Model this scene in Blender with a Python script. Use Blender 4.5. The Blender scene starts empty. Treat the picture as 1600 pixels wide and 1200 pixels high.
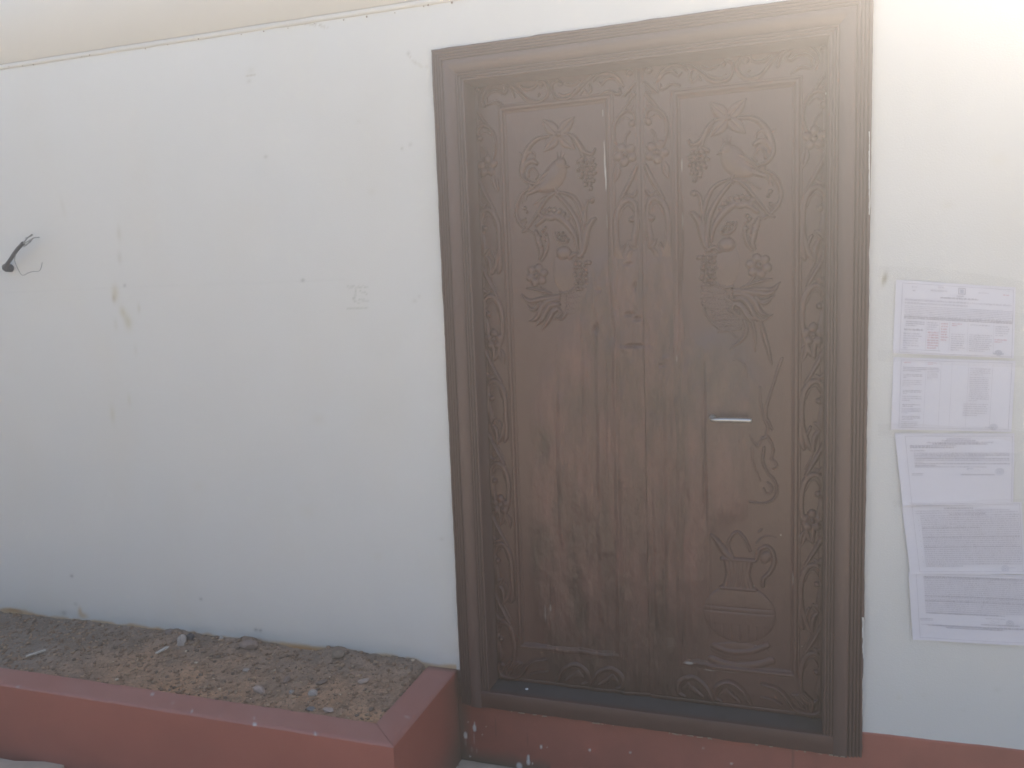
import bpy, math, random
import numpy as np
from mathutils import Matrix, Vector
C = bpy.context
S = C.scene
col = S.collection
rad = math.radians

# ------------------------------------------------------------------ camera
CAM = np.array([0.0, -2.53, 1.68])
F = 1262.0                                     # focal length in photo pixels (1600 wide)
R = np.array([[0.9496452453869337, 0.0019861861341426063, -0.3133208626609962],
              [0.3111887125624008, -0.12260974769338523, 0.9424056636843392],
              [-0.03654439885599125, -0.9924529736139668, -0.11705384264110799]])
cam_d = bpy.data.cameras.new('camera')
cam = bpy.data.objects.new('camera', cam_d)
col.objects.link(cam)
cam_d.sensor_width = 36.0
cam_d.lens = 36.0 * F / 1600.0
cam_d.clip_start = 0.02
cam_d.clip_end = 500
M = Matrix.Identity(4)
for i in range(3):
    M[i][0] = R[i][0]; M[i][1] = -R[i][1]; M[i][2] = -R[i][2]; M[i][3] = CAM[i]
cam.matrix_world = M
S.camera = cam

# ------------------------------------------------------------------ light
SUN = Vector((0.45, 0.59, 0.64)).normalized()   # towards the sun, up behind the house on the right
el = math.asin(SUN.z)
w = bpy.data.worlds.new('World'); S.world = w; w.use_nodes = True
wn = w.node_tree.nodes; wl = w.node_tree.links
bg = wn['Background']
sky = wn.new('ShaderNodeTexSky'); sky.sky_type = 'NISHITA'; sky.sun_disc = False
sky.sun_elevation = el
sky.sun_rotation = math.atan2(SUN.x, SUN.y)
sky.dust_density = 2.0; sky.ozone_density = 1.0; sky.air_density = 1.0
wl.new(sky.outputs[0], bg.inputs[0]); bg.inputs[1].default_value = 0.055
sd = bpy.data.lights.new('sun', 'SUN'); sd.energy = 5.0; sd.angle = rad(0.5); sd.color = (1.0, 0.95, 0.87)
so = bpy.data.objects.new('sun', sd); col.objects.link(so)
so.rotation_euler = SUN.to_track_quat('Z', 'Y').to_euler()
S.view_settings.view_transform = 'Standard'
S.view_settings.look = 'None'
S.view_settings.gamma = 1.0
S.view_settings.use_curve_mapping = False
S.view_settings.use_white_balance = True
S.view_settings.white_balance_temperature = 7150
S.view_settings.white_balance_tint = 11
S.view_settings.exposure = 2.9
S.cycles.volume_max_steps = 64
HAZE = 0.10  # density of the added air volume that imitates lens flare

rng = np.random.default_rng(7)
random.seed(7)

# ------------------------------------------------------------------ helpers
def onY(px, py, Y):
    """point of the plane y=Y seen at that pixel of the photograph"""
    d = R @ np.array([px - 800.0, py - 600.0, F]); t = (Y - CAM[1]) / d[1]
    return float(CAM[0] + d[0] * t), float(CAM[2] + d[2] * t)
def onZ(px, py, Z):
    d = R @ np.array([px - 800.0, py - 600.0, F]); t = (Z - CAM[2]) / d[2]
    return float(CAM[0] + d[0] * t), float(CAM[1] + d[1] * t)

def tag(o, label=None, cat=None, kind=None, group=None):
    if label: o['label'] = label
    if cat: o['category'] = cat
    if kind: o['kind'] = kind
    if group: o['group'] = group
    return o
def empty(name, loc):
    o = bpy.data.objects.new(name, None); col.objects.link(o); o.location = loc; return o
def link(name, me, mat=None, parent=None, smooth=True):
    o = bpy.data.objects.new(name, me); col.objects.link(o)
    if mat and not me.materials: me.materials.append(mat)
    if parent:
        o.parent = parent
        o.location = Vector((0, 0, 0)) - Vector(parent.location)
    if smooth: me.polygons.foreach_set('use_smooth', [True] * len(me.polygons))
    return o

def np_mesh(name, V, Fc, cols=None):
    me = bpy.data.meshes.new(name)
    V = np.asarray(V, dtype=np.float32); Fc = np.asarray(Fc, dtype=np.int32)
    n = Fc.shape[1]
    me.vertices.add(len(V)); me.vertices.foreach_set('co', V.ravel())
    me.loops.add(Fc.size); me.loops.foreach_set('vertex_index', Fc.ravel())
    me.polygons.add(len(Fc))
    me.polygons.foreach_set('loop_start', np.arange(len(Fc), dtype=np.int32) * n)
    me.polygons.foreach_set('loop_total', np.full(len(Fc), n, dtype=np.int32))
    me.update(calc_edges=True)
    if cols is not None:
        a = me.color_attributes.new('paint', 'FLOAT_COLOR', 'POINT')
        c = np.ones((len(V), 4), dtype=np.float32); c[:, :3] = cols
        a.data.foreach_set('color', c.ravel())
    return me

def grid_mesh(name, P, mask=None, cols=None):
    """P: (n,m,3) grid of points, mask: (n-1,m-1) faces to keep"""
    n, m = P.shape[:2]
    idx = np.arange(n * m).reshape(n, m)
    a = idx[:-1, :-1]; b = idx[:-1, 1:]; c = idx[1:, 1:]; d = idx[1:, :-1]
    Fc = np.stack([a, b, c, d], -1)
    Fc = Fc[mask] if mask is not None else Fc.reshape(-1, 4)
    used = np.unique(Fc)
    rm = np.full(n * m, -1, dtype=np.int32); rm[used] = np.arange(len(used))
    V = P.reshape(-1, 3)[used]
    cc = cols.reshape(-1, 3)[used] if cols is not None else None
    return np_mesh(name, V, rm[Fc], cc)

def vnoise(shape, cell, seed=0):
    """smooth value noise in -1..1, cell = (rows, cols) in samples"""
    r = np.random.default_rng(seed)
    n, m = shape
    cy, cx = cell
    gy = np.arange(n) / cy; gx = np.arange(m) / cx
    G = r.uniform(-1, 1, (int(gy[-1]) + 3, int(gx[-1]) + 3))
    iy = gy.astype(int); fy = gy - iy; ix = gx.astype(int); fx = gx - ix
    fy = fy * fy * (3 - 2 * fy); fx = fx * fx * (3 - 2 * fx)
    A = G[iy][:, ix] * (1 - fx) + G[iy][:, ix + 1] * fx
    B = G[iy + 1][:, ix] * (1 - fx) + G[iy + 1][:, ix + 1] * fx
    return A * (1 - fy)[:, None] + B * fy[:, None]
def fbm(shape, cell, oct=4, seed=0, gain=0.5):
    out = 0; a = 1; t = 0
    for k in range(oct):
        c = (max(cell[0] / 2 ** k, 1.01), max(cell[1] / 2 ** k, 1.01))
        out = out + a * vnoise(shape, c, seed * 17 + k); t += a; a *= gain
    return out / t
def blur(A, r, it=2):
    for _ in range(it):
        for ax in (0, 1):
            p = [(0, 0), (0, 0)]; p[ax] = (r + 1, r)
            c = np.cumsum(np.pad(A, p, mode='edge'), axis=ax)
            A = (np.take(c, range(2 * r + 1, c.shape[ax]), ax) - np.take(c, range(0, c.shape[ax] - 2 * r - 1), ax)) / (2 * r + 1)
    return A
def inpoly(X, Z, poly):
    ins = np.zeros(X.shape, bool); n = len(poly)
    for i in range(n):
        x1, z1 = poly[i]; x2, z2 = poly[(i + 1) % n]
        if z1 == z2: continue
        c = ((z1 > Z) != (z2 > Z)) & (X < (x2 - x1) * (Z - z1) / (z2 - z1) + x1)
        ins ^= c
    return ins

# ------------------------------------------------------------------ materials
def mat(name, rough=0.6, spec=0.5, noise=0.12, nscale=40, bump=0.0, bscale=120, metal=0.0, base=None, stretch=None, trans=None):
    m = bpy.data.materials.new(name); m.use_nodes = True
    N = m.node_tree.nodes; L = m.node_tree.links; b = N['Principled BSDF']
    b.inputs['Roughness'].default_value = rough
    b.inputs['Specular IOR Level'].default_value = spec
    b.inputs['Metallic'].default_value = metal
    geo = N.new('ShaderNodeNewGeometry')
    vec = geo.outputs['Position']
    if stretch:
        mp = N.new('ShaderNodeMapping'); mp.inputs['Scale'].default_value = stretch
        L.new(vec, mp.inputs['Vector']); vec = mp.outputs[0]
    nz = N.new('ShaderNodeTexNoise'); nz.inputs['Scale'].default_value = nscale; nz.inputs['Detail'].default_value = 6
    L.new(vec, nz.inputs['Vector'])
    mr = N.new('ShaderNodeMapRange'); mr.inputs['To Min'].default_value = 1 - noise * 2; mr.inputs['To Max'].default_value = 1 + noise * 2
    L.new(nz.outputs['Fac'], mr.inputs['Value'])
    if base is None:
        at = N.new('ShaderNodeAttribute'); at.attribute_name = 'paint'; src = at.outputs['Color']
    else:
        rg = N.new('ShaderNodeRGB'); rg.outputs[0].default_value = (*base, 1); src = rg.outputs[0]
    vm = N.new('ShaderNodeVectorMath'); vm.operation = 'SCALE'
    L.new(src, vm.inputs[0]); L.new(mr.outputs[0], vm.inputs['Scale'])
    L.new(vm.outputs[0], b.inputs['Base Color'])
    if bump:
        n2 = N.new('ShaderNodeTexNoise'); n2.inputs['Scale'].default_value = bscale; n2.inputs['Detail'].default_value = 8
        L.new(vec, n2.inputs['Vector'])
        bp = N.new('ShaderNodeBump'); bp.inputs['Strength'].default_value = bump; bp.inputs['Distance'].default_value = 0.002
        L.new(n2.outputs['Fac'], bp.inputs['Height']); L.new(bp.outputs[0], b.inputs['Normal'])
    return m
BROWN = np.array([0.092, 0.040, 0.033])
WHITE = np.array([0.65, 0.65, 0.635])
RED = np.array([0.37, 0.118, 0.088])
m_wall = mat('limewashed_wall', 0.9, 0.2, 0.012, 6, 0.35, 220)
m_paintwood = mat('brown_painted_wood', 0.34, 0.5, 0.05, 12, 0.35, 90, stretch=(3, 3, 0.5))
m_frame = mat('brown_painted_frame', 0.4, 0.5, 0.06, 10, 0.25, 90, stretch=(3, 3, 0.6))
m_red = mat('red_cement_paint', 0.55, 0.4, 0.05, 9, 0.35, 260)
m_soil = mat('dry_soil', 0.95, 0.1, 0.30, 160, 0.9, 300)
m_stone = mat('stone', 0.9, 0.2, 0.15, 60, 0.5, 160)
m_ground = mat('ground_cement', 0.9, 0.2, 0.15, 18, 0.7, 160, base=(0.52, 0.46, 0.38))
m_paper = mat('paper', 0.55, 0.35, 0.01, 6, base=(0.655, 0.65, 0.715))
m_ink = mat('grey_ink', 0.8, 0.2, 0.12, 60, base=(0.53, 0.52, 0.585))
m_inkbold = mat('dark_ink', 0.8, 0.2, 0.1, 60, base=(0.45, 0.44, 0.50))
m_inkred = mat('red_ink', 0.8, 0.2, 0.1, 60, base=(0.60, 0.44, 0.50))
m_stamp = mat('stamp_ink', 0.8, 0.2, 0.1, 60, base=(0.49, 0.50, 0.58))
m_chrome = mat('brushed_metal', 0.42, 0.5, 0.03, 60, metal=1.0, base=(0.62, 0.60, 0.57))
m_black = mat('black_rubber', 0.45, 0.4, 0.1, 30, base=(0.045, 0.055, 0.07))
m_grey = mat('grey_wire', 0.5, 0.4, 0.1, 30, base=(0.22, 0.23, 0.24))
m_wood = mat('raw_wood', 0.8, 0.2, 0.15, 60, base=(0.58, 0.52, 0.45))
m_nail = mat('rusty_nail', 0.8, 0.3, 0.2, 60, base=(0.23, 0.17, 0.13))
m_tile = mat('cement_board', 0.85, 0.2, 0.08, 20, 0.3, 200, base=(0.50, 0.42, 0.33))
m_tape = mat('adhesive_tape', 0.2, 0.6, 0.02, 30, base=(0.70, 0.65, 0.60))
for t_ in (m_tape,):
    t_.node_tree.nodes['Principled BSDF'].inputs['Alpha'].default_value = 0.06

# ================================================================== SETTING
# ground: one sheet, a little higher towards the left
gx = np.concatenate([[-30], np.arange(-6, 4.01, 0.1), [30]]); gy = np.concatenate([[-30], np.arange(-5, 0.21, 0.1), [30]])
GX, GY = np.meshgrid(gx, gy)
GZ = 0.055 * np.clip((-1.25 - GX) / 1.4, 0, 1) + 0.004 * vnoise(GX.shape, (3, 3), 5)
g = link('ground', grid_mesh('ground', np.stack([GX, GY, GZ], -1)), m_ground); tag(g, kind='structure')

# -------------------------------------------------- house wall
FX0, FX1, FZ0, FZ1 = -1.071, 0.2445, 0.222, 2.458      # outer door frame
s = 0.006
wx = np.arange(-4.2, 1.5, s); wz = np.arange(0.0, 2.6305, s)
WX, WZ = np.meshgrid(wx, wz)
colr = np.tile(WHITE, WX.shape + (1,)).astype(float)
colr *= (1 + 0.018 * fbm(WX.shape, (90, 90), 4, 3))[..., None]
# greasy warm mottling
mm = np.clip(fbm(WX.shape, (60, 40), 4, 9), 0, 1)[..., None]
colr *= 1 - mm * np.array([0.015, 0.03, 0.055])
relief = 0.0007 * fbm(WX.shape, (40, 40), 4, 21) + 0.0015 * fbm(WX.shape, (150, 150), 2, 22)
def blob(px, py, rx, ry, mul, ang=0, soft=1.0, pit=0.0):
    x, z = onY(px, py, 0)
    k = 0.0021 * (1 + max(0, (800 - px)) / 1600)
    rx = max(rx * k * 1.15, .0052); ry = max(ry * k * .85, .0052)
    i0 = max(int((z - 3 * ry - 3 * rx) / s), 0); i1 = min(int((z + 3 * ry + 3 * rx) / s) + 2, len(wz))
    j0 = max(int((x + 4.2 - 3 * rx - 3 * ry) / s), 0); j1 = min(int((x + 4.2 + 3 * rx + 3 * ry) / s) + 2, len(wx))
    dx = WX[i0:i1, j0:j1] - x; dz = WZ[i0:i1, j0:j1] - z
    c, sn = math.cos(ang), math.sin(ang)
    u = (dx * c + dz * sn) / rx; v = (-dx * sn + dz * c) / ry
    wgt = np.exp(-(u * u + v * v) * soft)[..., None]
    colr[i0:i1, j0:j1] *= 1 - wgt * (1 - np.array(mul))
    relief[i0:i1, j0:j1] += pit * wgt[..., 0]
def wline(pts, wd, mul, jit=0.0, gap=0.0, seed=0):
    r = np.random.default_rng(seed)
    P_ = [onY(*p, 0) for p in pts]
    for (xa, za), (xb, zb) in zip(P_[:-1], P_[1:]):
        n = max(int(math.hypot(xb - xa, zb - za) / (s * 0.6)), 1)
        for k in range(n):
            if r.random() < gap: continue
            x = xa + (xb - xa) * k / n + r.normal(0, jit); z = za + (zb - za) * k / n + r.normal(0, jit)
            j = int(round((x + 4.2) / s)); i = int(round(z / s))
            if 1 <= i < len(wz) - 1 and 1 <= j < len(wx) - 1:
                colr[i, j] *= 1 - wd * (1 - np.array(mul))
# brown drips left of the middle
BR = (0.86, 0.81, 0.70)
blob(186, 365, 3, 11, (0.88, 0.87, 0.83)); blob(187, 403, 3, 9, (0.86, 0.85, 0.82))
blob(180, 457, 4.5, 12, BR); blob(178, 466, 2.5, 6, (0.74, 0.70, 0.60)); blob(192, 488, 4, 9, (0.84, 0.80, 0.68), 0.25)
blob(200, 503, 5, 11, (0.83, 0.80, 0.67), 0.15); blob(181, 507, 3, 9, (0.92, 0.91, 0.87)); blob(217, 482, 2, 7, (0.86, 0.84, 0.78))
blob(212, 547, 2.5, 8, (0.93, 0.92, 0.89)); blob(176, 648, 3.5, 14, (0.90, 0.88, 0.80)); blob(202, 625, 2.5, 10, (0.93, 0.92, 0.86))
blob(98, 322, 2.5, 14, (0.93, 0.92, 0.90), 0.2)
blob(195, 446, 2, 2, (0.6, 0.6, 0.6)); blob(473, 438, 2.5, 2.5, (0.6, 0.6, 0.58))
for (x_, y_, r_, d_) in [(638, 83, 2.5, .75), (641, 226, 2.2, .8), (628, 232, 2, .75), (415, 245, 2.5, .75), (389, 127, 3, .85), (392, 110, 5, .93),
                         (112, 900, 2.6, .5), (314, 936, 2.3, .55), (400, 984, 2.5, .55), (407, 985, 2, .5), (100, 958, 4, .7), (118, 944, 3, .8),
                         (396, 17, 2.5, .75), (560, 190, 3, .93), (497, 655, 9, .96), (580, 300, 5, .95), (648, 470, 3, .88), (655, 463, 2, .85),
                         (1405, 1090, 3, .93), (1505, 1110, 3, .95), (1558, 1078, 3, .9), (1443, 1086, 3, .95), (1382, 436, 0.1, 1), (1290, 500, .1, 1),
                         (1480, 320, 7, .97), (1560, 250, 9, .98), (590, 870, 7, .97), (480, 800, 9, .97), (690, 842, 3, .85), (310, 760, 8, .97)]:
    blob(x_, y_, r_, r_, (d_, d_ * .99, d_ * .96))
blob(1382, 436, 2.6, 10, (0.60, 0.56, 0.47), -0.2)
for b_ in [(130, 962, 7, 5), (125, 955, 3, 7), (20, 953, 16, 3), (465, 1012, 22, 5), (490, 1017, 18, 5), (250, 985, 18, 2.5), (60, 962, 14, 3)]: blob(*b_, (0.88, 0.68, 0.48))
# faint horizontal plaster joint, hairline cracks, scribble
wline([(0, 457), (240, 448), (540, 436)], 0.35, (0.93, 0.93, 0.93), 0.001, 0.2, 1)
wline([(638, 85), (648, 98), (660, 104), (672, 106)], .7, (0.86, 0.84, 0.80), 0.001, 0.2, 2)
wline([(455, 34), (480, 36), (512, 43)], 1, (0.85, 0.83, 0.79), 0.001, 0.2, 3)
for p in ([(543, 448), (575, 448)], [(543, 482), (575, 482)], [(555, 452), (555, 465), (551, 467), (558, 473), (562, 476)], [(563, 455), (575, 460)], [(561, 468), (576, 470)]):
    wline(p, 1, (0.88, 0.89, 0.87), 0.0008, 0.05, 4)
wline([(385, 118), (400, 118)], 1, (.88, .86, .82)); wline([(1360, 770), (1356, 900)], .4, (.93, .93, .93))
# dirt along the bed of soil and next to the frame
zs = 0.352
dn = fbm(WX.shape, (8, 14), 4, 31)
edge = np.clip(1 - (WZ - zs - 0.004 - 0.020 * dn) / 0.010, 0, 1) * (WX < -1.09)
colr *= 1 - edge[..., None] * np.array([0.10, 0.34, 0.56])
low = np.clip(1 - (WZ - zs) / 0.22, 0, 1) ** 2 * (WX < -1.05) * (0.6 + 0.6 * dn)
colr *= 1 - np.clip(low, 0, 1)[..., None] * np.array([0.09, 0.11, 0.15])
fr_ = np.clip(1 - (FX0 - WX) / 0.10, 0, 1) * (WX < FX0) * (0.5 + fbm(WX.shape, (14, 10), 3, 33))
colr *= 1 - np.clip(fr_, 0, 1)[..., None] * np.array([0.02, 0.025, 0.04])
# bare strip of the corner between planter and frame
nb = (WX > -1.115) & (WX < -1.05) & (WZ < 0.345 + 0.02 * dn)
colr[nb] = np.array([0.17, 0.11, 0.09]) * (1 + 0.4 * dn[nb])[:, None]
colr = np.clip(colr, 0.01, 0.9)
Pw = np.stack([WX, -relief, WZ], -1)
cxm = (WX[:-1, :-1] + WX[1:, 1:]) / 2; czm = (WZ[:-1, :-1] + WZ[1:, 1:]) / 2
hole = (cxm > FX0 + 0.03) & (cxm < FX1 - 0.03) & (czm > FZ0 + 0.03) & (czm < FZ1 - 0.03)
house = link('house_wall', grid_mesh('house_wall', Pw, ~hole, colr), m_wall)
tag(house, 'whitewashed plaster house wall around the carved brown door', 'wall')
def box_mesh(name, x0, x1, y0, y1, z0, z1):
    V = [(x, y, z) for x in (x0, x1) for y in (y0, y1) for z in (z0, z1)]
    return np_mesh(name, V, [(0, 1, 3, 2), (4, 6, 7, 5), (0, 4, 5, 1), (2, 3, 7, 6), (0, 2, 6, 4), (1, 5, 7, 3)])
def cbox(name, b, mt, parent, c):
    me = box_mesh(name, *b)
    a = me.color_attributes.new('paint', 'FLOAT_COLOR', 'POINT'); a.data.foreach_set('color', list((*c, 1)) * 8)
    return link(name, me, mt, parent, smooth=False)
# body of the wall behind the plaster, in pieces round the doorway
core = bpy.data.meshes.new('wall_core')
import bmesh
bm = bmesh.new()
def addbox(bm, x0, x1, y0, y1, z0, z1):
    v = [bm.verts.new(p) for p in [(x0, y0, z0), (x1, y0, z0), (x1, y1, z0), (x0, y1, z0), (x0, y0, z1), (x1, y0, z1), (x1, y1, z1), (x0, y1, z1)]]
    for f in ((0, 3, 2, 1), (4, 5, 6, 7), (0, 1, 5, 4), (1, 2, 6, 5), (2, 3, 7, 6), (3, 0, 4, 7)): bm.faces.new([v[i] for i in f])
addbox(bm, -9, FX0 + 0.02, 0.012, 0.28, 0, 2.95); addbox(bm, FX1 - 0.02, 6, 0.012, 0.28, 0, 2.95)
addbox(bm, FX0 + 0.02, FX1 - 0.02, 0.012, 0.28, FZ1 - 0.02, 2.95); addbox(bm, FX0 + 0.02, FX1 - 0.02, 0.012, 0.28, 0, FZ0 + 0.02)
addbox(bm, -9, -4.19, 0.0, 0.012, 0, 2.95); addbox(bm, 1.49, 6, 0.0, 0.012, 0, 2.95)
bm.to_mesh(core); bm.free()
a = core.color_attributes.new('paint', 'FLOAT_COLOR', 'POINT'); a.data.foreach_set('color', list((*WHITE, 1)) * len(core.vertices))
link('wall_core', core, m_wall, house, smooth=False)
# band above the joint, standing a few millimetres proud, with its nail heads
bx = np.arange(-4.2, 1.5, 0.02); nb_ = len(bx)
rows = [(0.0, 2.600), (-0.004, 2.6005), (-0.004, 2.616), (-0.0015, 2.6175), (-0.0015, 2.6195), (-0.006, 2.621), (-0.006, 2.95)]
rz = fbm((1, nb_), (1.01, 3), 3, 41)[0] * 0.0012
droop = 0.012 * np.clip((-0.9 - bx) / 2.0, -0.6, 1)
BP = np.zeros((len(rows), nb_, 3)); BC = np.zeros((len(rows), nb_, 3)); BC[:] = WHITE * np.array([.97, .945, .91])
for i, (y_, z_) in enumerate(rows):
    BP[i, :, 0] = bx; BP[i, :, 1] = y_; BP[i, :, 2] = z_ + (rz + droop if 0 < i < 6 else (rz + droop if i == 0 else 0))
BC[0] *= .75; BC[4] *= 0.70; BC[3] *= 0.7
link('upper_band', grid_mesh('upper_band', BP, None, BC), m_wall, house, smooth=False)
nm = None
for (x_, y_) in [(14, 104), (35, 103), (52, 101), (128, 88), (140, 86), (227, 76), (262, 70), (310, 61), (377, 54), (412, 49), (450, 44), (492, 37), (537, 31), (573, 26), (617, 20), (662, 10), (669, 8), (706, 4)]:
    X_, Z_ = onY(x_, y_, -0.004)
    b2 = bmesh.new(); bmesh.ops.create_uvsphere(b2, u_segments=8, v_segments=5, radius=0.0018 + 0.002 * random.random())
    me = bpy.data.meshes.new('nail'); b2.to_mesh(me); b2.free()
    o = link('nail', me, m_nail, house); o.location = Vector((X_, -0.004, Z_)); o.scale = (1, 0.5, 1)

# red plinth, painted on the foot of the wall
s2 = 0.004
qx = np.arange(-1.12, 1.5, s2); qz = np.arange(0, 0.3001, s2)
QX, QZ = np.meshgrid(qx, qz)
top = 0.2985 + 0.0016 * fbm((1, len(qx)), (1.01, 12), 4, 51)[0] + 0.016 * np.clip((QX - 0.25) / 1.0, 0, 1)
t_ = QZ / 0.30
QZ2 = t_ * top
qn = fbm(QX.shape, (14, 14), 4, 52)
QC = np.tile(RED, QX.shape + (1,)) * (1 + 0.12 * qn)[..., None]
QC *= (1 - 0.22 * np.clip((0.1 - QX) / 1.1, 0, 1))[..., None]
gr = np.clip(1 - QZ / (0.055 + 0.03 * qn), 0, 1) * (QX < -0.75)
QC = QC * (1 - gr[..., None]) + np.array([0.10, 0.088, 0.07]) * gr[..., None]
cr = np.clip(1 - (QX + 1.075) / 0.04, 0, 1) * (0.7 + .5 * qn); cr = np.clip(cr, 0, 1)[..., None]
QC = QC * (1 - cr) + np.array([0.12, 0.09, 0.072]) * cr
def qblob(px, py, rx, ry, c, a=1):
    x, z = onY(px, py, 0); d = ((QX - x) / (rx * .0021)) ** 2 + ((QZ2 - z) / (ry * .0021)) ** 2
    wg = (np.clip(1.6 - d, 0, 1) * a)[..., None]; QC[:] = QC * (1 - wg) + np.array(c) * wg
PW = (0.62, 0.62, 0.60)
for b_ in [(742, 1137, 3.2, 6), (728, 1148, 3.2, 6), (742, 1131, 1.2, 4), (846, 1166, 1.6, 3.4), (826, 1184, 2.4, 6), (826, 1190, 3, 5), (812, 1196, 5, 6), (732, 1127, 1.2, 1.2),
           (760, 1134, 1.5, 1), (754, 1147, 1, 1.5), (855, 1167, 1, 1), (922, 1171, 1.6, 2.4), (985, 1175, 1.4, 1.8), (1099, 1168, 1.2, 1.3), (1143, 1192, 2.5, 1.4), (832, 1192, 1, 1.5), (735, 1181, 1.8, 1.8)]:
    qblob(*b_, PW, .85)
for b_ in [(741, 1153, 1, 9), (728, 1160, 1, 8), (738, 1170, 1, 7), (746, 1172, 1, 5)]: qblob(*b_, PW, .3)
for b_ in [(775, 1135, 1.0, 16), (825, 1155, 1.0, 14), (1239, 1185, 1.2, 22), (852, 1140, .8, 8)]: qblob(*b_, (0.11, 0.04, 0.035), .55)
QP = np.stack([QX, -0.0035 - 0.0008 * qn, QZ2], -1)
QP[-1, :, 1] = 0.0005
qm = ~((QX[:-1, :-1] > FX0 + .03) & (QX[:-1, 1:] < FX1 - .03) & (QZ2[:-1, :-1] > FZ0 + .02))
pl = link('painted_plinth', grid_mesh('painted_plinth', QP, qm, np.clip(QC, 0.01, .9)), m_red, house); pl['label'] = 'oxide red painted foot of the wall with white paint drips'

# ================================================================== DOOR FRAME
frame = empty('door_frame', (-0.41, 0, FZ0))
tag(frame, 'wide moulded brown timber frame around the double door', 'door frame')
FY = -0.03
# profile across the architrave: (distance from the outer edge, y)
prof = [(0.0, 0.004), (0.0, -0.012), (0.003, -0.017), (0.007, -0.018), (0.0095, -0.0105), (0.011, -0.0105), (0.0135, -0.02), (0.017, -0.0215), (0.0195, -0.0135), (0.021, -0.0135), (0.0235, -0.023), (0.027, -0.0245), (0.0295, -0.0165), (0.031, -0.0165), (0.0335, -0.0265), (0.037, -0.0275), (0.0395, -0.0185), (0.0415, -0.0185), (0.044, -0.029), (0.047, -0.03), (0.083, -0.03), (0.0845, -0.022), (0.0865, -0.022), (0.0885, -0.0285), (0.0915, -0.0285), (0.093, -0.02), (0.095, -0.02), (0.097, -0.0265), (0.1, -0.0265), (0.1015, -0.018), (0.1035, -0.018), (0.106, -0.024), (0.11, -0.0225), (0.1125, -0.016), (0.1125, 0.0755), (0.1165, 0.0757), (0.1165, 0.125)]
def sweep(name, A, B, inA, inB, mat_, parent, dark=None, wob=0.0012, seed=0, butt=False):
    """run the profile from A to B; inA/inB: inward unit steps (mitre) per metre of profile"""
    L_ = math.hypot(B[0] - A[0], B[1] - A[1]); n = int(L_ / 0.012) + 2
    npf = len(prof); P_ = np.zeros((n, npf, 3)); Cc = np.zeros((n, npf, 3))
    tt = np.linspace(0, 1, n)
    r1 = fbm((1, n), (1.01, 5), 4, seed)[0]; r2 = fbm((1, n), (1.01, 2), 2, seed + 3)[0]; r3 = fbm((n, npf), (9, 2), 3, seed + 5)
    for j, (u, y) in enumerate(prof):
        ax = A[0] + inA[0] * u; az = A[1] + inA[1] * u; bx_ = B[0] + inB[0] * u; bz = B[1] + inB[1] * u
        P_[:, j, 0] = ax + (bx_ - ax) * tt; P_[:, j, 2] = az + (bz - az) * tt; P_[:, j, 1] = y
        inn = np.array([-(B[1] - A[1]), 0, (B[0] - A[0])]) / L_
        if j <= 2: P_[:, j, 0] += inn[0] * wob * (r1 + .5 * r2) * 1.3; P_[:, j, 2] += inn[2] * wob * (r1 + .5 * r2) * 1.3
        else: P_[:, j, 1] += 0.0006 * r1
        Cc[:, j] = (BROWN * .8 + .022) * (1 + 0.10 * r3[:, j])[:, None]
        if j in (4, 5, 8, 9, 12, 13, 16, 17, 21, 22, 25, 26, 29, 30): Cc[:, j] *= 0.85  # reed grooves darker: shade put into the paint colour
    me = grid_mesh(name, P_, None, np.clip(Cc, .01, 1))
    return link(name, me, mat_, parent)
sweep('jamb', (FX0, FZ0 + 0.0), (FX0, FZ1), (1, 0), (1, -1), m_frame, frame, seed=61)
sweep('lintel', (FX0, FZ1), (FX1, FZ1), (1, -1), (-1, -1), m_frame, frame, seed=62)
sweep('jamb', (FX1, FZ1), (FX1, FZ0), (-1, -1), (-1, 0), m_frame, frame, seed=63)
# sill: face, then the flat top that runs back to the leaves
SX0, SX1 = FX0 + 0.046, FX1 - 0.046
spf = [(-0.002, FZ0 + 0.001), (-0.0275, FZ0 + 0.003), (-0.0292, FZ0 + 0.006), (-0.0292, FZ0 + 0.0585), (-0.0275, FZ0 + 0.0615), (-0.024, FZ0 + 0.0625), (0.0, FZ0 + 0.0625), (0.04, FZ0 + 0.0620), (0.092, FZ0 + 0.0615)]
n = 220; xs = np.linspace(SX0, SX1, n)
SP = np.zeros((len(spf), n, 3)); SC = np.zeros_like(SP)
nz_ = fbm((len(spf), n), (2, 8), 4, 71); lowr = fbm((1, n), (1.01, 6), 4, 72)[0]
for i, (y_, z_) in enumerate(spf):
    SP[i, :, 0] = xs; SP[i, :, 1] = y_; SP[i, :, 2] = z_ + (0.0022 * lowr if i < 3 else 0)
    base = BROWN * 0.9 if i < 6 else np.array([0.060, 0.060, 0.068])  # flat top: sky reflection put into a bluish grey colour
    SC[i] = base * (1 + 0.2 * nz_[i])[:, None]
sill = link('sill', grid_mesh('sill', SP[:6], None, np.clip(SC[:6], .01, 1)), m_frame, frame)
link('sill_top', grid_mesh('sill_top', SP[5:], None, np.clip(SC[5:], .01, 1)), mat('sky_tinted_sill', 0.5, 0.5, 0.15, 40, 0.4, 200), sill).location = (0, 0, 0)
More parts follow.
